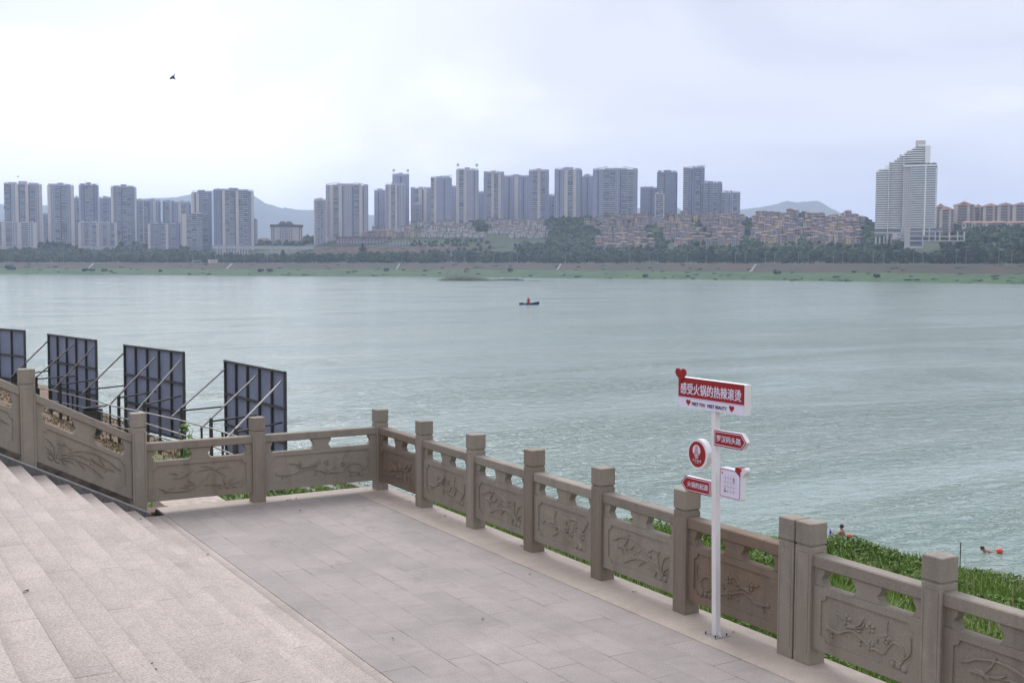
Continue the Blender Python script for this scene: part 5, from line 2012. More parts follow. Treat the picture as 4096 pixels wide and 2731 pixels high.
T_(546, 578, 800, 975, 390, 'NBw', 'narrow block right behind the broad cream-edged tower', 2, 'box', 0, 3.0, g1)
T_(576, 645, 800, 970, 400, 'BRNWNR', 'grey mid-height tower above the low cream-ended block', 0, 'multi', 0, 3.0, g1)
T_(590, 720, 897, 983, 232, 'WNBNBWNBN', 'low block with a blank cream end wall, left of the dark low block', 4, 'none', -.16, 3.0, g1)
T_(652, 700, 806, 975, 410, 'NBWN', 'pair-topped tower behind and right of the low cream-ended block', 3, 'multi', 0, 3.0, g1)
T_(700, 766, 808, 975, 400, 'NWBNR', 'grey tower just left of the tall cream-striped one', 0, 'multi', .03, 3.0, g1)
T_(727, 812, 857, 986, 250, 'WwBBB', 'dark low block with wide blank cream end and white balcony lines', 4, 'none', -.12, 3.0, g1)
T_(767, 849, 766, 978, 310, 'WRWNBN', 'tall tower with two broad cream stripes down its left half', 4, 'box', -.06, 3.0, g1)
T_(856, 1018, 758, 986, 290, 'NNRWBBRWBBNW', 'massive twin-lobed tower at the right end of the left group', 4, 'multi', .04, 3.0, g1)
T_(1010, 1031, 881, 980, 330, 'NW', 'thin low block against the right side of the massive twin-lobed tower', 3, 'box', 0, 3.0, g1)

g2 = 'apartment towers in the middle of the far bank'
T_(1256, 1308, 798, 975, 300, 'wNBBNw', 'tan mid-height tower at the left end of the middle group', 5, 'box', .03, 3.0, g2)
T_(1304, 1474, 737, 950, 330, 'NWBWRNNRBWRN', 'wide cream-striped tower with two sloping roof frames', 1, 'slope_both', 0, 3.0, g2)
T_(1497, 1546, 760, 920, 400, 'NRNN', 'plain grey tower at the left of the cream balcony strip', 0, 'box', 0, 3.0, g2)
T_(1542, 1620, 736, 915, 360, 'NWBWRNN', 'tower with one bright cream balcony strip at its left', 5, 'box', .06, 3.0, g2)
T_(1570, 1637, 697, 905, 450, 'NNRNN', 'tall back tower with two satellite dishes, left of the centre', 0, 'dish', 0, 3.0, g2)
T_(1643, 1724, 753, 885, 440, 'NbWRWN', 'grey tower set back between the two dish-topped towers', 0, 'multi', 0, 3.0, g2)
T_(1653, 1687, 820, 905, 390, 'bBN', 'small pale tower with white balconies before the set-back grey tower', 5, 'none', 0, 3.0, g2)
T_(1723, 1808, 708, 900, 380, 'bWNNRNN', 'tower with a high left-rising roof frame and pale balcony edge', 2, 'slope_left', .04, 3.0, g2)
T_(1806, 1828, 748, 890, 450, 'NN', 'narrow grey tower glimpsed left of the tallest dish-topped tower', 2, 'box', 0, 3.0, g2)
T_(1824, 1915, 676, 895, 390, 'WBWNNRN', 'tallest central tower with two satellite dishes on its roof', 5, 'dish', .04, 3.0, g2)
T_(1913, 1936, 771, 890, 440, 'NN', 'low grey tower right of the tallest dish-topped tower', 2, 'box', 0, 3.0, g2)
T_(1934, 2016, 688, 895, 390, 'NBWBWN', 'pale tower with crowded balconies and a yellowish roof block, left of two such', 2, 'gold', 0, 3.0, g2)
T_(2014, 2115, 703, 885, 450, 'NRNWNRN', 'wide grey tower set back between the two yellow-topped towers', 0, 'multi', 0, 3.0, g2)
T_(2114, 2195, 680, 890, 390, 'NBWBN', 'blue-grey tower with a yellowish roof block, right of two such', 2, 'gold', 0, 3.0, g2)
T_(2194, 2220, 783, 895, 440, 'NB', 'low tower with a sloping frame right of the right yellow-topped tower', 2, 'slope_left', 0, 3.0, g2)
T_(2217, 2327, 675, 890, 390, 'NRNWBWNR', 'broad tower with a pinkish central strip, above the wooded slope', 0, 'box', 0, 3.0, g2)
T_(2325, 2372, 702, 880, 460, 'NRN', 'narrow grey tower set back left of the very wide tower', 2, 'box', 0, 3.0, g2)
T_(2370, 2549, 675, 875, 400, 'NRNBBNRBBN', 'very wide double tower with two sloping roof frames, right of centre', 2, 'slope_both', 0, 3.0, g2)
g3 = 'apartment towers right of the middle'
T_(2560, 2628, 753, 875, 420, 'NNRN', 'dark low tower at the left of the tower with a cream front block', 3, 'box', 0, 3.0, g3)
T_(2618, 2657, 778, 872, 380, 'wBBw', 'small cream block in front of the dark stepped tower', 1, 'none', 0, 3.0, g3)
T_(2626, 2708, 687, 870, 420, 'NbRNNNR', 'dark tower with a stepped frame roof, alone above the villas', 3, 'box', 0, 3.0, g3)
T_(2731, 2817, 670, 872, 420, 'BNRNBRN', 'dark tall tower with a left-rising roof frame, highest of the descending three', 3, 'slope_left', .05, 3.0, g3)
T_(2812, 2888, 731, 868, 425, 'BRNBNR', 'middle tower of the descending three beside the distant hill', 3, 'slope_right', .03, 3.0, g3)
T_(2884, 2960, 770, 866, 430, 'BNRNBN', 'lowest tower of the descending three beside the distant hill', 0, 'slope_right', 0, 3.0, g3)


# mid block with two dark pavilion roofs
def simple_building(name, x0, x1, yt, yb, t, label, group=None, yaw=0.0, dep_m=14.0):
    xm = (x0 + x1) / 2
    Dp = SH(xm) + t
    root = empty(name, W(xm, yb, Dp), CROT - math.atan((xm - 2048) / F) + yaw)
    tag(root, label, 'building', group)
    co = math.cos(math.atan((xm - 2048) / F))
    return root, (x1 - x0) * Dp / F * co, (yb - yt) * Dp / F, Dp / F * co


root, Wd, H, sc = simple_building('apartment_block', 1083, 1211, 886, 980, 420, 'white apartment block with two dark pavilion roofs beyond the viaduct')
wl_, wd_, rf = MB(), MB(), MB()
hm_ = H * .76
wl_.box(-Wd / 2, Wd / 2, 0, 14, -12, hm_)
for s_ in (-.12, .08):
    wl_.box(Wd * s_ - Wd * .12, Wd * s_ + Wd * .12, -1.2, .2, -12, hm_ + 2)
    for k in range(12):
        for q in (-.07, 0, .07):
            z0 = hm_ * k / 12 + .6
            wd_.box(Wd * (s_ + q) - Wd * .025, Wd * (s_ + q) + Wd * .025, -1.3, -1.19, z0, z0 + hm_ / 12 * .55)
    rf.add([(Wd * s_ - Wd * .15, -2, H * .86), (Wd * s_ + Wd * .15, -2, H * .86), (Wd * s_ + Wd * .15, 12, H * .86), (Wd * s_ - Wd * .15, 12, H * .86), (Wd * s_ - Wd * .06, 3, H), (Wd * s_ + Wd * .06, 3, H), (Wd * s_ + Wd * .06, 8, H), (Wd * s_ - Wd * .06, 8, H)], [(0, 3, 2, 1), (4, 5, 6, 7), (0, 1, 5, 4), (1, 2, 6, 5), (2, 3, 7, 6), (3, 0, 4, 7)])
for q in (-.46, -.40, -.09, -.03, .03, .09, .40, .46):
    wd_.box(Wd * q - .6, Wd * q + .6, -.1, -.02, 0, hm_)
rf.box(-Wd / 2 - 1, Wd / 2 + 1, -1.3, 15, hm_ + .01, H * .86)
wl_.build('wall', M['wall_pale'], root)
wd_.build('window', M['glass'], root)
rf.build('roof', M['roof_slate'], root)
for x0, x1, yt, lab in ((1032, 1082, 952, 'low cream building with brown roof left of the twin-roofed white block'), (1212, 1256, 955, 'low dark-roofed building right of the twin-roofed white block')):
    root, Wd, H, sc = simple_building('low_building', x0, x1, yt, 982, 430, lab, 'low buildings by the viaduct')
    b = MB().box(-Wd / 2, Wd / 2, 0, 12, -8, H * .6)
    b.build('wall', M['wall_cream'], root)
    b = MB().add([(-Wd / 2 - 1, -1, H * .6), (Wd / 2 + 1, -1, H * .6), (Wd / 2 + 1, 13, H * .6), (-Wd / 2 - 1, 13, H * .6), (-Wd * .3, 6, H), (Wd * .3, 6, H)], [(0, 3, 2, 1), (0, 1, 5, 4), (1, 2, 5), (2, 3, 4, 5), (3, 0, 4)])
    b.build('roof', M['roof_brown'], root)
    b = MB()
    for q in np.linspace(-.4, .4, 6):
        b.box(Wd * q - .8, Wd * q + .8, -.1, -.01, 1, H * .5)
    b.build('window', M['glass'], root)

# viaduct
root, Wd, H, sc = simple_building('viaduct', 850, 1262, 983, 1012, 215, 'long pale viaduct on piers crossing behind the trees left of the middle towers')
root['category'] = 'bridge'
b = MB().box(-Wd / 2, Wd / 2, 0, 9, H * .55, H * .80)
b.build('deck', M['pale'], root)
b = MB().box(-Wd / 2, Wd / 2, -.25, .12, H * .81, H)
b.build('parapet', M['wall_grey_hazed'], root)
for px in list(range(870, 1000, 11)) + [1086, 1092, 1114, 1120, 1157, 1200, 1235]:
    xx_ = (px - 1056) * sc
    b = MB()
    b.box(xx_ - .8, xx_ + .8, 2, 5, -14, H * .55)
    b.build('pier', M['pale'], root)

# terracotta arcade, retaining wall, column rows, concrete frame
root, Wd, H, sc = simple_building('arcade_building', 1345, 1565, 950, 984, 270, 'long low terracotta arcade with white window surrounds above the retaining wall')
MB().box(-Wd / 2, Wd / 2, 0, 10, -8, H).build('wall', M['roof_red'], root)
for k in range(17):
    xx_ = -Wd / 2 + Wd * (k + .5) / 17
    b = MB()
    w = Wd / 17 * .30
    hh_ = H * (.86 if k % 4 else .7)
    b.box(xx_ - w, xx_ + w, -.25, -.01, .8, hh_, 0)
    b.box(xx_ - w * .66, xx_ + w * .66, -.35, -.24, 1.2, H * .42, 1)
    b.box(xx_ - w * .66, xx_ + w * .66, -.35, -.24, H * .5, hh_ - .5, 1)
    b.build('window', [M['slab'], M['glass']], root)
MB().box(-Wd / 2 - .6, Wd / 2 + .6, -1, 11, H + .01, H + .9).build('roof', M['roof_brown'], root)

tw = NT('masonry_wall')
tw.rough(0.9)
gr = tw.noise(0.12, 4, 0.65, tw.map(scale=(1, 1, 2.5)))
tw.color(tw.ramp(gr, [(0.3, (0.20, 0.155, 0.125)), (0.55, (0.34, 0.265, 0.205)), (0.75, (0.43, 0.35, 0.27))]))
root, Wd, H, sc = simple_building('retaining_wall', 1257, 2055, 982, 1024, 192, 'long tan retaining wall with vertical ribs below the middle towers')
root['category'] = 'wall'
b = MB()
b.add([(-Wd / 2, 0, -6), (Wd / 2, 0, -6), (Wd / 2, 0, H), (-Wd / 2, 0, H * .78), (-Wd / 2, 2, -6), (Wd / 2, 2, -6), (Wd / 2, 2, H), (-Wd / 2, 2, H * .78)], [(0, 1, 2, 3), (3, 2, 6, 7), (0, 3, 7, 4), (1, 5, 6, 2)])
for k in range(64):
    q = k / 63
    xx_ = -Wd / 2 + Wd * q
    b.box(xx_ - .3, xx_ + .3, -.4, -.01, -6, H * (.78 + .22 * q) + .4)
for q in (.28, .52, .76):
    b.add([(-Wd / 2, -.2, H * q * .80), (Wd / 2, -.2, H * q), (Wd / 2, -.2, H * q + .4), (-Wd / 2, -.2, H * q * .80 + .4)], [(0, 1, 2, 3)])
b.build('masonry', tw.m, root)
for x0, x1, yt, yb, n_, lab in ((1560, 1870, 962, 986, 26, 'row of thin pale columns on the slope above the tan retaining wall, left part'), (1895, 2190, 930, 972, 13, 'row of tall pale columns below the white terraced houses, right part')):
    root, Wd, H, sc = simple_building('colonnade', x0, x1, yt, yb, 250 if n_ > 20 else 285, lab, 'colonnades on the slope')
    for k in range(n_):
        xx_ = -Wd / 2 + Wd * k / (n_ - 1)
        b = MB()
        b.box(xx_ - .3, xx_ + .3, 0, .6, -4, H * (.7 + .3 * ((k * 7) % 4) / 3))
        b.build('column', M['pale'], root)
    MB().box(-Wd / 2, Wd / 2, .1, .5, H * .42, H * .50).build('beam', M['wall_grey_hazed'], root)
    MB().box(-Wd / 2, Wd / 2, 1.5, 8, -4, H * .36).build('wall', M['wall_dark_hazed'], root)
root, Wd, H, sc = simple_building('concrete_frame_building', 2052, 2202, 962, 1004, 225, 'unfinished concrete frame building with big glazed bays beside the wooded slope')
b = MB()
for k in range(9):
    xx_ = -Wd / 2 + Wd * k / 8
    b.box(xx_ - .45, xx_ + .45, 0, 9, -6, H * (.72 if k < 4 else .9))
for q in (.0, .36, .70):
    b.box(-Wd / 2, Wd / 2, -.15, 9.1, H * q, H * q + .7)
b.build('frame', M['wall_pink_hazed'], root)
MB().box(-Wd / 2 + .5, Wd / 2 - .5, 4, 8.5, -5, H * .68).build('wall', M['wall_dark_hazed'], root)
for q in (.18, .36):
    b = MB()
    b.box(Wd * q - 3.4, Wd * q + 3.4, -.9, -.2, H * .1, H * .62, 0)
    b.box(Wd * q - 2.9, Wd * q + 2.9, -1.0, -.89, H * .16, H * .56, 1)
    b.build('window', [M['white'], M['glass']], root)

# ------------------------------------------------------------------ hillside villas
VW = [plain('villa_tan', (0.42, 0.345, 0.275), .9, .18, .12), plain('villa_brown', (0.31, 0.24, 0.195), .9, .18, .12), plain('villa_ochre', (0.56, 0.43, 0.26), .9, .15, .12), plain('villa_mauve', (0.38, 0.335, 0.32), .9, .15, .12), plain('villa_pink', (0.42, 0.335, 0.285), .9, .15, .12)]
VWHITE = plain('villa_white', (0.56, 0.53, 0.51), .85, .12, .12)


def villa_mesh(seed, wall, roofm, floors=3):
    r2 = random.Random(seed)
    b = MB()
    w, hf = 8.0, 3.0
    h = floors * hf
    b.box(-w / 2, w / 2, 0, 9, -5, h, 0)
    b.box(-w / 2 + (.5 if seed % 2 else 4), -w / 2 + (4.2 if seed % 2 else 7.6), -1.6, .1, -5, h - (0 if seed % 3 else 3), 0)
    for k in range(floors):
        for q in (-.30, .02, .32):
            if r2.random() < .9:
                y = -1.72 if ((q < 0) == bool(seed % 2)) else -.12
                ww = r2.choice((.6, .8, 1.0))
                b.box(w * q - ww, w * q + ww, y, y + .11, k * hf + .8, k * hf + 2.4, 2)
                if r2.random() < .4:
                    b.box(w * q - ww - .2, w * q + ww + .2, y - .7, y + .05, k * hf + .1, k * hf + .75, 3)
    for s_ in (-1, 1):
        for k in range(floors):
            xa = s_ * w / 2
            b.box(min(xa, xa + s_ * .08), max(xa, xa + s_ * .08), 2.5, 4.2, k * hf + .9, k * hf + 2.3, 2)
    e_ = .7
    b.add([(-w / 2 - e_, -e_ - .6, h), (w / 2 + e_, -e_ - .6, h), (w / 2 + e_, 9 + e_, h), (-w / 2 - e_, 9 + e_, h), (-w / 2 - e_, -e_ - .6, h + .35), (w / 2 + e_, -e_ - .6, h + .35), (w / 2 + e_, 9 + e_, h + .35), (-w / 2 - e_, 9 + e_, h + .35), (-w * .22, 4.5, h + 2.0), (w * .22, 4.5, h + 2.0)],
          [(0, 3, 2, 1), (0, 1, 5, 4), (1, 2, 6, 5), (2, 3, 7, 6), (3, 0, 4, 7), (4, 5, 9, 8), (5, 6, 9), (6, 7, 8, 9), (7, 4, 8)], 1)
    return b.mesh('villa', [wall, roofm, M['glass'], M['slab']])


VM = []
for i in range(10):
    VM.append(villa_mesh(i, VW[i % 5], M['roof_brown'] if i % 3 else M['roof_red'], 3 if i % 4 else 4))
VMW = [villa_mesh(20 + i, VWHITE, M['roof_brown'] if i % 2 else M['roof_red'], 3 if i % 3 else 2) for i in range(5)]


def t_for(x, yb, t0):
    best = (1e9, t0)
    for tt in np.arange(190, 440, 6):
        d = far_pt(x, tt) - CAM
        y = 1365.5 - F * d.dot(UP) / d.dot(FW)
        if abs(y - yb) < best[0]:
            best = (abs(y - yb), float(tt))
    return best[1]


def villa_row(x0, x1, yb, t, step, label, group, white=False, yj=3.0, gaps=()):
    x = x0
    while x < x1:
        if not any(a < x < c for a, c in gaps):
            tt = t_for(x, yb + rng.uniform(-yj, yj), t)
            Dp = SH(x) + tt
            p = far_pt(x, tt) - Vector((0, 0, .5))
            o = D.objects.new('villa', rng.choice(VMW if white else VM))
            COL.objects.link(o)
            o.location = p
            o.rotation_euler = (0, 0, CROT + rng.uniform(-.3, .3))
            s = rng.uniform(.88, 1.12)
            o.scale = (s * (step * Dp / F) / 8.6, s, s * rng.uniform(.85, 1.1))
            tag(o, label, 'house', group)
        x += step * rng.uniform(.92, 1.12)


l1 = 'brown terraced villa in the stacked rows below the dark towers right of centre'
for x0, x1, yb, t, gp in ((2345, 2965, 884, 415, ()), (2345, 2970, 901, 385, ((2740, 2790),)), (2345, 2968, 918, 355, ((2560, 2620), (2770, 2810))), (2385, 2965, 939, 325, ((2570, 2650), (2790, 2815))), (2412, 2962, 960, 295, ((2620, 2660),)), (2392, 2970, 983, 262, ((2620, 2690),)), (2395, 2610, 1003, 235, ())):
    villa_row(x0, x1, yb, t, 25, l1, 'terraced villas of the middle hillside', False, 3, gp)
l2 = 'brown terraced villa on the hillside in front of the distant hill'
for x0, x1, yb, t, gp in ((3026, 3195, 878, 415, ()), (3018, 3200, 897, 385, ((3140, 3215),)), (3014, 3205, 914, 355, ((3205, 3230),)), (3012, 3205, 931, 325, ()), (3008, 3225, 951, 295, ()), (3005, 3220, 973, 265, ())):
    villa_row(x0, x1, yb, t, 25, l2, 'terraced villas below the distant hill', False, 3, gp)
l3 = 'terraced villa in the rightmost villa cluster, left of the white tower'
for x0, x1, yb, t, gp in ((3230, 3440, 888, 405, ()), (3230, 3442, 905, 380, ()), (3226, 3442, 922, 350, ()), (3222, 3440, 940, 320, ()), (3224, 3442, 958, 290, ()), (3230, 3430, 978, 262, ())):
    villa_row(x0, x1, yb, t, 25, l3, 'terraced villas left of the white tower', False, 3, gp)
for px, lab in ((3062, 'round-roofed brown pavilion house on top of the villas, first from the left'), (3150, 'round-roofed brown pavilion house on top of the villas, second from the left'), (3278, 'round-roofed brown pavilion house on top of the villas, third from the left'), (3384, 'round-roofed brown pavilion house on top of the villas, rightmost')):
    root, Wd, H, sc = simple_building('pavilion_house', px - 24, px + 24, 850, 880, 430, lab, 'pavilion houses crowning the villas')
    b = MB()
    b.tube([(0, 6, -6), (0, 6, H * .8)], [7, 7], 12, 0, True, False)
    b.build('wall', VW[1], root)
    b = MB()
    b.tube([(0, 6, H * .8), (0, 6, H)], [8, 5.5], 12, 0, True, False)
    b.build('roof', M['roof_red'], root)
    for k in range(12):
        a = 2 * math.pi * (k + .5) / 12
        b = MB()
        b.box(6.95 * math.cos(a) - .6, 6.95 * math.cos(a) + .6, 6 + 6.95 * math.sin(a) - .6, 6 + 6.95 * math.sin(a) + .6, H * .3, H * .62)
        b.build('window', M['glass'], root)
villa_row(1657, 1975, 908, 375, 24, 'white terraced house in the upper white row below the dish-topped tower', 'white terraced houses, upper row', True, 2)
villa_row(1695, 1935, 950, 318, 23, 'white terraced house in the lower white row left of centre', 'white terraced houses, lower row', True, 1.5)
villa_row(1700, 1900, 928, 345, 23, 'white terraced house in the middle white row left of centre', 'white terraced houses, middle row', True, 1.5)
villa_row(1965, 2190, 917, 360, 23, 'pale house in the second row below the two yellow-topped towers', 'pale houses, second row below the yellow-topped towers', True, 1.5)
villa_row(2050, 2195, 950, 300, 23, 'pale house just above the concrete frame building', 'pale houses above the concrete frame building', True, 1.5)
villa_row(1962, 2140, 934, 330, 23, 'pale terraced house right of the white rows, above the tall columns', 'pale terraced houses above the tall columns', True, 1.5)
villa_row(1965, 2190, 900, 385, 24, 'pale house at the foot of the two yellow-topped towers', 'pale houses below the yellow-topped towers', True, 2)
villa_row(1500, 1660, 925, 335, 24, 'small pale house at the foot of the tower with the cream balcony strip', 'pale houses below the cream-striped tower', True, 2)
villa_row(1460, 1680, 950, 300, 24, 'brown house on the slope above the terracotta arcade', 'brown houses above the arcade', False, 2)

# right-hand housing with orange roofs
for x0, x1, yt, yb, t, lab in (
        (3738, 3780, 816, 925, 420, 'tan block close behind the white tower, on its right'),
        (3756, 3814, 828, 925, 395, 'cream-striped block with orange roof right of the white tower'),
        (3812, 3895, 808, 920, 420, 'tall cream block with a peaked orange roof, highest of the right-hand housing'),
        (3890, 3930, 818, 915, 440, 'tan block with bluish roof right of the highest orange-roofed one'),
        (3930, 3990, 815, 900, 430, 'tan block with one pale end wall and orange roof, third from the right edge'),
        (3988, 4052, 812, 900, 430, 'tan block with dark peaked roof, second from the right edge'),
        (4048, 4120, 811, 900, 430, 'tan block with dark peaked roof at the right edge')):
    root, Wd, H, sc = simple_building('apartment_block', x0, x1, yt, yb, t, lab, 'orange-roofed housing at the right')
    hm_ = H * .88
    b = MB().box(-Wd / 2, Wd / 2, 0, 12, -14, hm_, 0)
    b.box(-Wd / 2, -Wd * .30, -1, .2, -14, hm_, 1)
    b.box(Wd * .16, Wd * .28, -1, .2, -14, hm_, 1)
    b.build('wall', [VW[0], M['wall_cream']], root)
    nf = max(4, int(hm_ / 3.1))
    for q0, q1 in ((-.28, .14), (.30, .48)):
        b = MB()
        for k in range(nf):
            z0 = hm_ * k / nf
            b.box(Wd * q0, Wd * q1, -1.1, -.02, z0 - .1, z0 + .9, 0)
            b.box(Wd * q0 + .3, Wd * q1 - .3, -.1, -.01, z0 + .95, z0 + 2.6, 1)
        b.build('balcony_stack', [VW[4], M['glass']], root)
    rm = M['roof_orange'] if 'orange' in lab or 'close' in lab else M['roof_brown']
    b = MB().add([(-Wd / 2 - 1, -2, hm_), (Wd / 2 + 1, -2, hm_), (Wd / 2 + 1, 13, hm_), (-Wd / 2 - 1, 13, hm_), (-Wd * .2, 5, hm_ + 3), (Wd * .2, 5, hm_ + 3)], [(0, 3, 2, 1), (0, 1, 5, 4), (1, 2, 5), (2, 3, 4, 5), (3, 0, 4)])
    b.box(-Wd * .13, Wd * .13, 3, 9, hm_ + .3, H - 1.4)
    b.add([(-Wd * .2, 1.5, H - 1.4), (Wd * .2, 1.5, H - 1.4), (Wd * .2, 10, H - 1.4), (-Wd * .2, 10, H - 1.4), (0, 5, H + 1)], [(0, 3, 2, 1), (0, 1, 4), (1, 2, 4), (2, 3, 4), (3, 0, 4)])
    b.build('roof', rm, root)
for x0, x1, lab in ((3848, 3890, 'low white-ended house with red roof, leftmost of the low row'), (3886, 3932, 'low house with red roof, second of the low row'), (3928, 4026, 'long low red-roofed terrace with a white end'), (4024, 4110, 'long low red-roofed terrace cut by the right edge')):
    root, Wd, H, sc = simple_building('terrace_house', x0, x1, 884, 912, 360, lab, 'low red-roofed houses at the right')
    b = MB().box(-Wd / 2, Wd / 2, 0, 9, -8, H * .72, 0)
    b.box(-Wd / 2, -Wd / 2 + min(7, Wd * .4), -.6, .1, -8, H * .72, 1)
    b.build('wall', [VW[1], M['wall_pale']], root)
    MB().add([(-Wd / 2 - .6, -1.4, H * .72), (Wd / 2 + .6, -1.4, H * .72), (Wd / 2 + .6, 10, H * .72), (-Wd / 2 - .6, 10, H * .72), (-Wd / 2 + 2, 4.5, H), (Wd / 2 - 2, 4.5, H)], [(0, 3, 2, 1), (0, 1, 5, 4), (1, 2, 5), (2, 3, 4, 5), (3, 0, 4)]).build('roof', M['roof_orange'], root)
    for k in range(max(3, int(Wd / 5))):
        xx_ = -Wd / 2 + Wd * (k + .5) / max(3, int(Wd / 5))
        b = MB()
        y = -.7 if xx_ < -Wd / 2 + min(7, Wd * .4) else -.1
        b.box(xx_ - .8, xx_ + .8, y, y + .09, 1.0, H * .5)
        b.build('window', M['glass'], root)

# the tall white stepped tower
DpT = SH(3620) + 165
scT = DpT / F
yb0 = 914
root = empty('white_tower', W(3620, yb0, DpT), CROT - math.atan((3620 - 2048) / F))
tag(root, 'tall white stepped tower with curved balcony bands and a podium, alone at the right', 'building')
PX_ = lambda zx: (3400 + zx * .3955 - 3620) * scT * math.cos(math.atan((3620 - 2048) / F))
PZ = lambda zy: (yb0 - (540 + zy * .3955)) * scT
M['tower_white'] = plain('tower_white', (0.80, 0.78, 0.76), 0.6, .06, .1)
M['tower_glass'] = plain('tower_glass', (0.17, 0.205, 0.25), 0.2, .25, .2, 0, .6)
core, slabs = MB(), MB()
fh = 22.6 * .3955 * scT
left = [(a_, c_, t_, 0) for a_, c_, t_ in ((248, 275, 366), (274, 320, 357), (319, 386, 348), (384, 408, 288), (407, 432, 273), (431, 458, 258), (457, 482, 246), (480, 506, 216), (505, 534, 204), (532, 556, 188), (555, 582, 172), (581, 610, 157), (609, 642, 141), (640, 668, 126), (667, 742, 116))]
for a, c, top, yo in left:
    core.box(PX_(a), PX_(c), 1.2, 16, -8, PZ(top) - .4, 0)
    slabs.box(PX_(a), PX_(c), 1.0, 16, PZ(top) - .6, PZ(top) + .6, 0)
for xa_, xb_, steps in ((248, 386, ((248, 366), (274, 357), (319, 348))), (384, 534, ((384, 288), (407, 273), (431, 258), (457, 246), (480, 216), (505, 204))), (532, 744, ((532, 188), (555, 172), (581, 157), (609, 141), (640, 126), (667, 116)))):
    k = 0
    while True:
        z0 = k * fh
        st = [x_ for x_, tp in steps if PZ(tp) > z0 - .2]
        if not st:
            break
        x0_ = st[0]
        pts = []
        for q in np.linspace(0, 1, 9):
            zx = x0_ + (xb_ - x0_) * q
            pts.append((PX_(zx), -3.4 * math.sin(math.pi * clamp(.12 + .76 * (zx - xa_) / (xb_ - xa_))) + .9))
        poly = pts + [(PX_(xb_), 1.3), (PX_(x0_), 1.3)]
        slabs.prism(poly, z0, z0 + .5, lambda a_, d_, c_: (a_, c_, d_))
        for p_, q_ in zip(pts, pts[1:]):
            slabs.add([(p_[0], p_[1], z0 + .5), (q_[0], q_[1], z0 + .5), (q_[0], q_[1], z0 + 1.1), (p_[0], p_[1], z0 + 1.1), (p_[0], p_[1] + .12, z0 + .5), (q_[0], q_[1] + .12, z0 + .5), (q_[0], q_[1] + .12, z0 + 1.1), (p_[0], p_[1] + .12, z0 + 1.1)], [(0, 1, 2, 3), (7, 6, 5, 4), (3, 2, 6, 7)])
        k += 1
core.build('glazing', M['tower_glass'], root)
slabs.build('balcony_bands', M['tower_white'], root)
w2 = MB()
w2.box(PX_(738), PX_(792), -2.4, 15, -8, PZ(125), 0)
w2.box(PX_(640), PX_(742), 2, 12, PZ(118) + .7, PZ(66), 1)
w2.box(PX_(336), PX_(384), 2, 10, PZ(350) + .7, PZ(304), 0)
w2.box(PX_(480), PX_(530), 2, 10, PZ(208) + .7, PZ(200), 0)
for a in (381, 528):
    w2.box(PX_(a - 3), PX_(a + 3), -3.3, 3, -8, PZ(270 if a < 400 else 215), 0)
w2.build('wall', [M['tower_white'], M['wall_cream']], root)
# right wing
g = MB()
g.box(PX_(604), PX_(850), -9, 9, -8, PZ(335), 0)
g.build('right_glazing', M['tower_glass'], root)
wb_ = MB()
k = 0
zt_ = PZ(335)
while k * fh < zt_:
    z0 = k * fh
    wb_.box(PX_(598), PX_(858), -10.4, -9.02, z0, z0 + .5)
    wb_.box(PX_(858) - .1, PX_(860) + .6, -10.4, 6, z0, z0 + .5)
    wb_.box(PX_(600), PX_(856), -10.5, -10.35, z0 + .51, z0 + 1.0)
    k += 1
wb_.box(PX_(525), PX_(860), -10.6, 9, zt_, PZ(315))
wb_.box(PX_(742), PX_(756), -10.9, -9.1, -8, zt_)
wb_.build('right_balcony_bands', M['tower_white'], root)
sw_ = MB()
sw_.box(PX_(526), PX_(602), -8.2, 9, -8, zt_, 0)
for k in range(int(zt_ / fh)):
    for q in (538, 556, 575):
        sw_.box(PX_(q), PX_(q + 9), -8.3, -8.18, k * fh + .9, k * fh + fh - .5, 1)
sw_.build('side_wall', [M['wall_pale'], M['tower_glass']], root)
rgd = MB()
for k in range(26):
    a = rng.uniform(535, 855)
    rgd.blob((PX_(a), rng.uniform(-9, -4), PZ(315) + .6), (1.6, 1.2, 1.1), 1, .5, 2, 0, k, False)
rgd.build('roof_garden', M['crown_a'], root)
pd = MB()
for zy in (985, 1035, 1080):
    pd.box(PX_(590), PX_(930 if zy < 1000 else 1150), -10.4, 8, PZ(zy), PZ(zy) + 1.1, 0)
for zx in (598, 736, 800, 860, 905, 1000, 1080, 1145):
    pd.box(PX_(zx) - .7, PX_(zx) + .7, -10.2, -8.6, PZ(1150 if zx < 740 else 1082), PZ(950 if zx < 850 else 985), 0)
pd.box(PX_(553), PX_(612), -9.4, 8, PZ(1150), PZ(950), 0)
pd.box(PX_(612), PX_(736), -10.2, 7.5, PZ(1150), PZ(1128), 0)
pd.box(PX_(612), PX_(735), -6, 7, PZ(1150), PZ(940), 1)
pd.box(PX_(737), PX_(925), -4, 7, PZ(1082), PZ(940), 1)
pd.box(PX_(516), PX_(552), -8.0, 8, PZ(1075), PZ(945), 0)
for k in range(4):
    pd.box(PX_(527), PX_(545), -8.2, -7.9, PZ(1060 - k * 32), PZ(1060 - k * 32) + 1.7, 1)
pd.build('podium', [M['wall_pale'], M['wall_dark_hazed']], root)
cl_ = MB()
for zx in (262, 300, 345, 375, 420, 445, 495):
    cl_.box(PX_(zx) - .9, PX_(zx) + .9, 2, 4, -16, 0)
cl_.build('columns', M['wall_pale'], root)
ad = MB()
ad.box(PX_(250), PX_(430), -14, -9, PZ(1000), PZ(985))
ad.box(PX_(368), PX_(392), -13, -10, PZ(1060), PZ(1001))
ad.build('ramp', M['pale'], root)
an_ = MB()
an_.box(PX_(430), PX_(514), -12, 2, PZ(1060), PZ(985), 0)
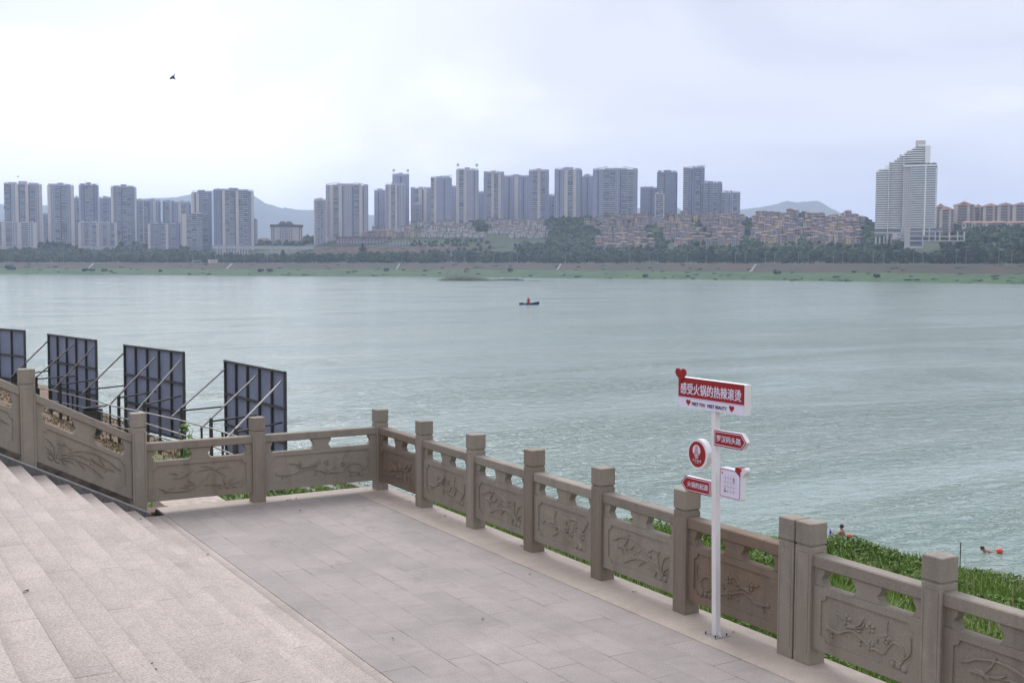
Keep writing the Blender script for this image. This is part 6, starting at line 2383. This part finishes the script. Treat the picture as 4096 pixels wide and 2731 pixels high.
for q in (478, 484):
    an_.box(PX_(478), PX_(510), -12.1, -11.9, PZ(1055 if q > 480 else 1020), PZ(1040 if q > 480 else 1005), 1)
an_.build('annexe', [M['wall_pale'], M['tower_glass']], root)

# ------------------------------------------------------------------ distant hills
def ridge(name, crest, dep0, thick):
    b = MB()
    xs_ = [x for x, _ in crest]
    xx_ = list(np.arange(xs_[0], xs_[-1] + 1, 8))
    n = len(xx_)
    rows = [(-0.55, 0), (-.35, .35), (-.15, .75), (0, 1), (.3, .55), (.6, 0)]
    for off, k in rows:
        for x in xx_:
            y = float(np.interp(x, xs_, [c for _, c in crest]))
            y += (1.6 * noise.noise(Vector((x * .05, 1, dep0))) + 1.2 * noise.noise(Vector((x * .17, 4, dep0))))
            p = W(x, y, dep0)
            d = Vector((p.x - CAM.x, p.y - CAM.y, 0)).normalized()
            q = p + d * (off * thick)
            q.z = 5 + (p.z - 5) * k + (20 * noise.noise(q * .004) if 0 < k < 1 else 0)
            b.v.append(tuple(q))
    for j in range(len(rows) - 1):
        for i in range(n - 1):
            b.f.append((j * n + i, j * n + i + 1, (j + 1) * n + i + 1, (j + 1) * n + i))
    b.m = [0] * len(b.f)
    b.sm = [True] * len(b.f)
    return kind(b.build(name, M['hill_soil']), 'structure')


ridge('hills', [(-500, 850), (-200, 815), (30, 817), (180, 822), (260, 815), (400, 800), (560, 795), (700, 790), (830, 765), (930, 752), (990, 766), (1014, 782), (1064, 815), (1093, 822), (1130, 834), (1137, 829), (1185, 839), (1257, 841), (1400, 852), (1500, 862), (1640, 885), (1800, 930)], 7800, 2600)
ridge('hills', [(2380, 900), (2480, 850), (2548, 833), (2640, 825), (2710, 829), (2728, 843), (2800, 850), (2900, 846), (2961, 839), (3042, 829), (3106, 817), (3143, 804), (3191, 810), (3230, 806), (3268, 803), (3287, 811), (3319, 831), (3354, 847), (3380, 866), (3460, 895), (3600, 930)], 7200, 2200)

# ------------------------------------------------------------------ haze
hz = D.materials.new('haze')
hz.use_nodes = True
hn, hl = hz.node_tree.nodes, hz.node_tree.links
hn.clear()
ho = hn.new("ShaderNodeOutputMaterial")
hv = hn.new("ShaderNodeVolumePrincipled")
hv.inputs['Color'].default_value = (0.66, 0.77, 1.0, 1)
hv.inputs['Density'].default_value = 0.000118
hv.inputs['Anisotropy'].default_value = 0.2
hl.new(hv.outputs[0], ho.inputs['Volume'])
b = MB().box(-5000, 11000, -320, 12500, -12.5, 640)
hzo = b.build('haze', hz)
kind(hzo, 'stuff')
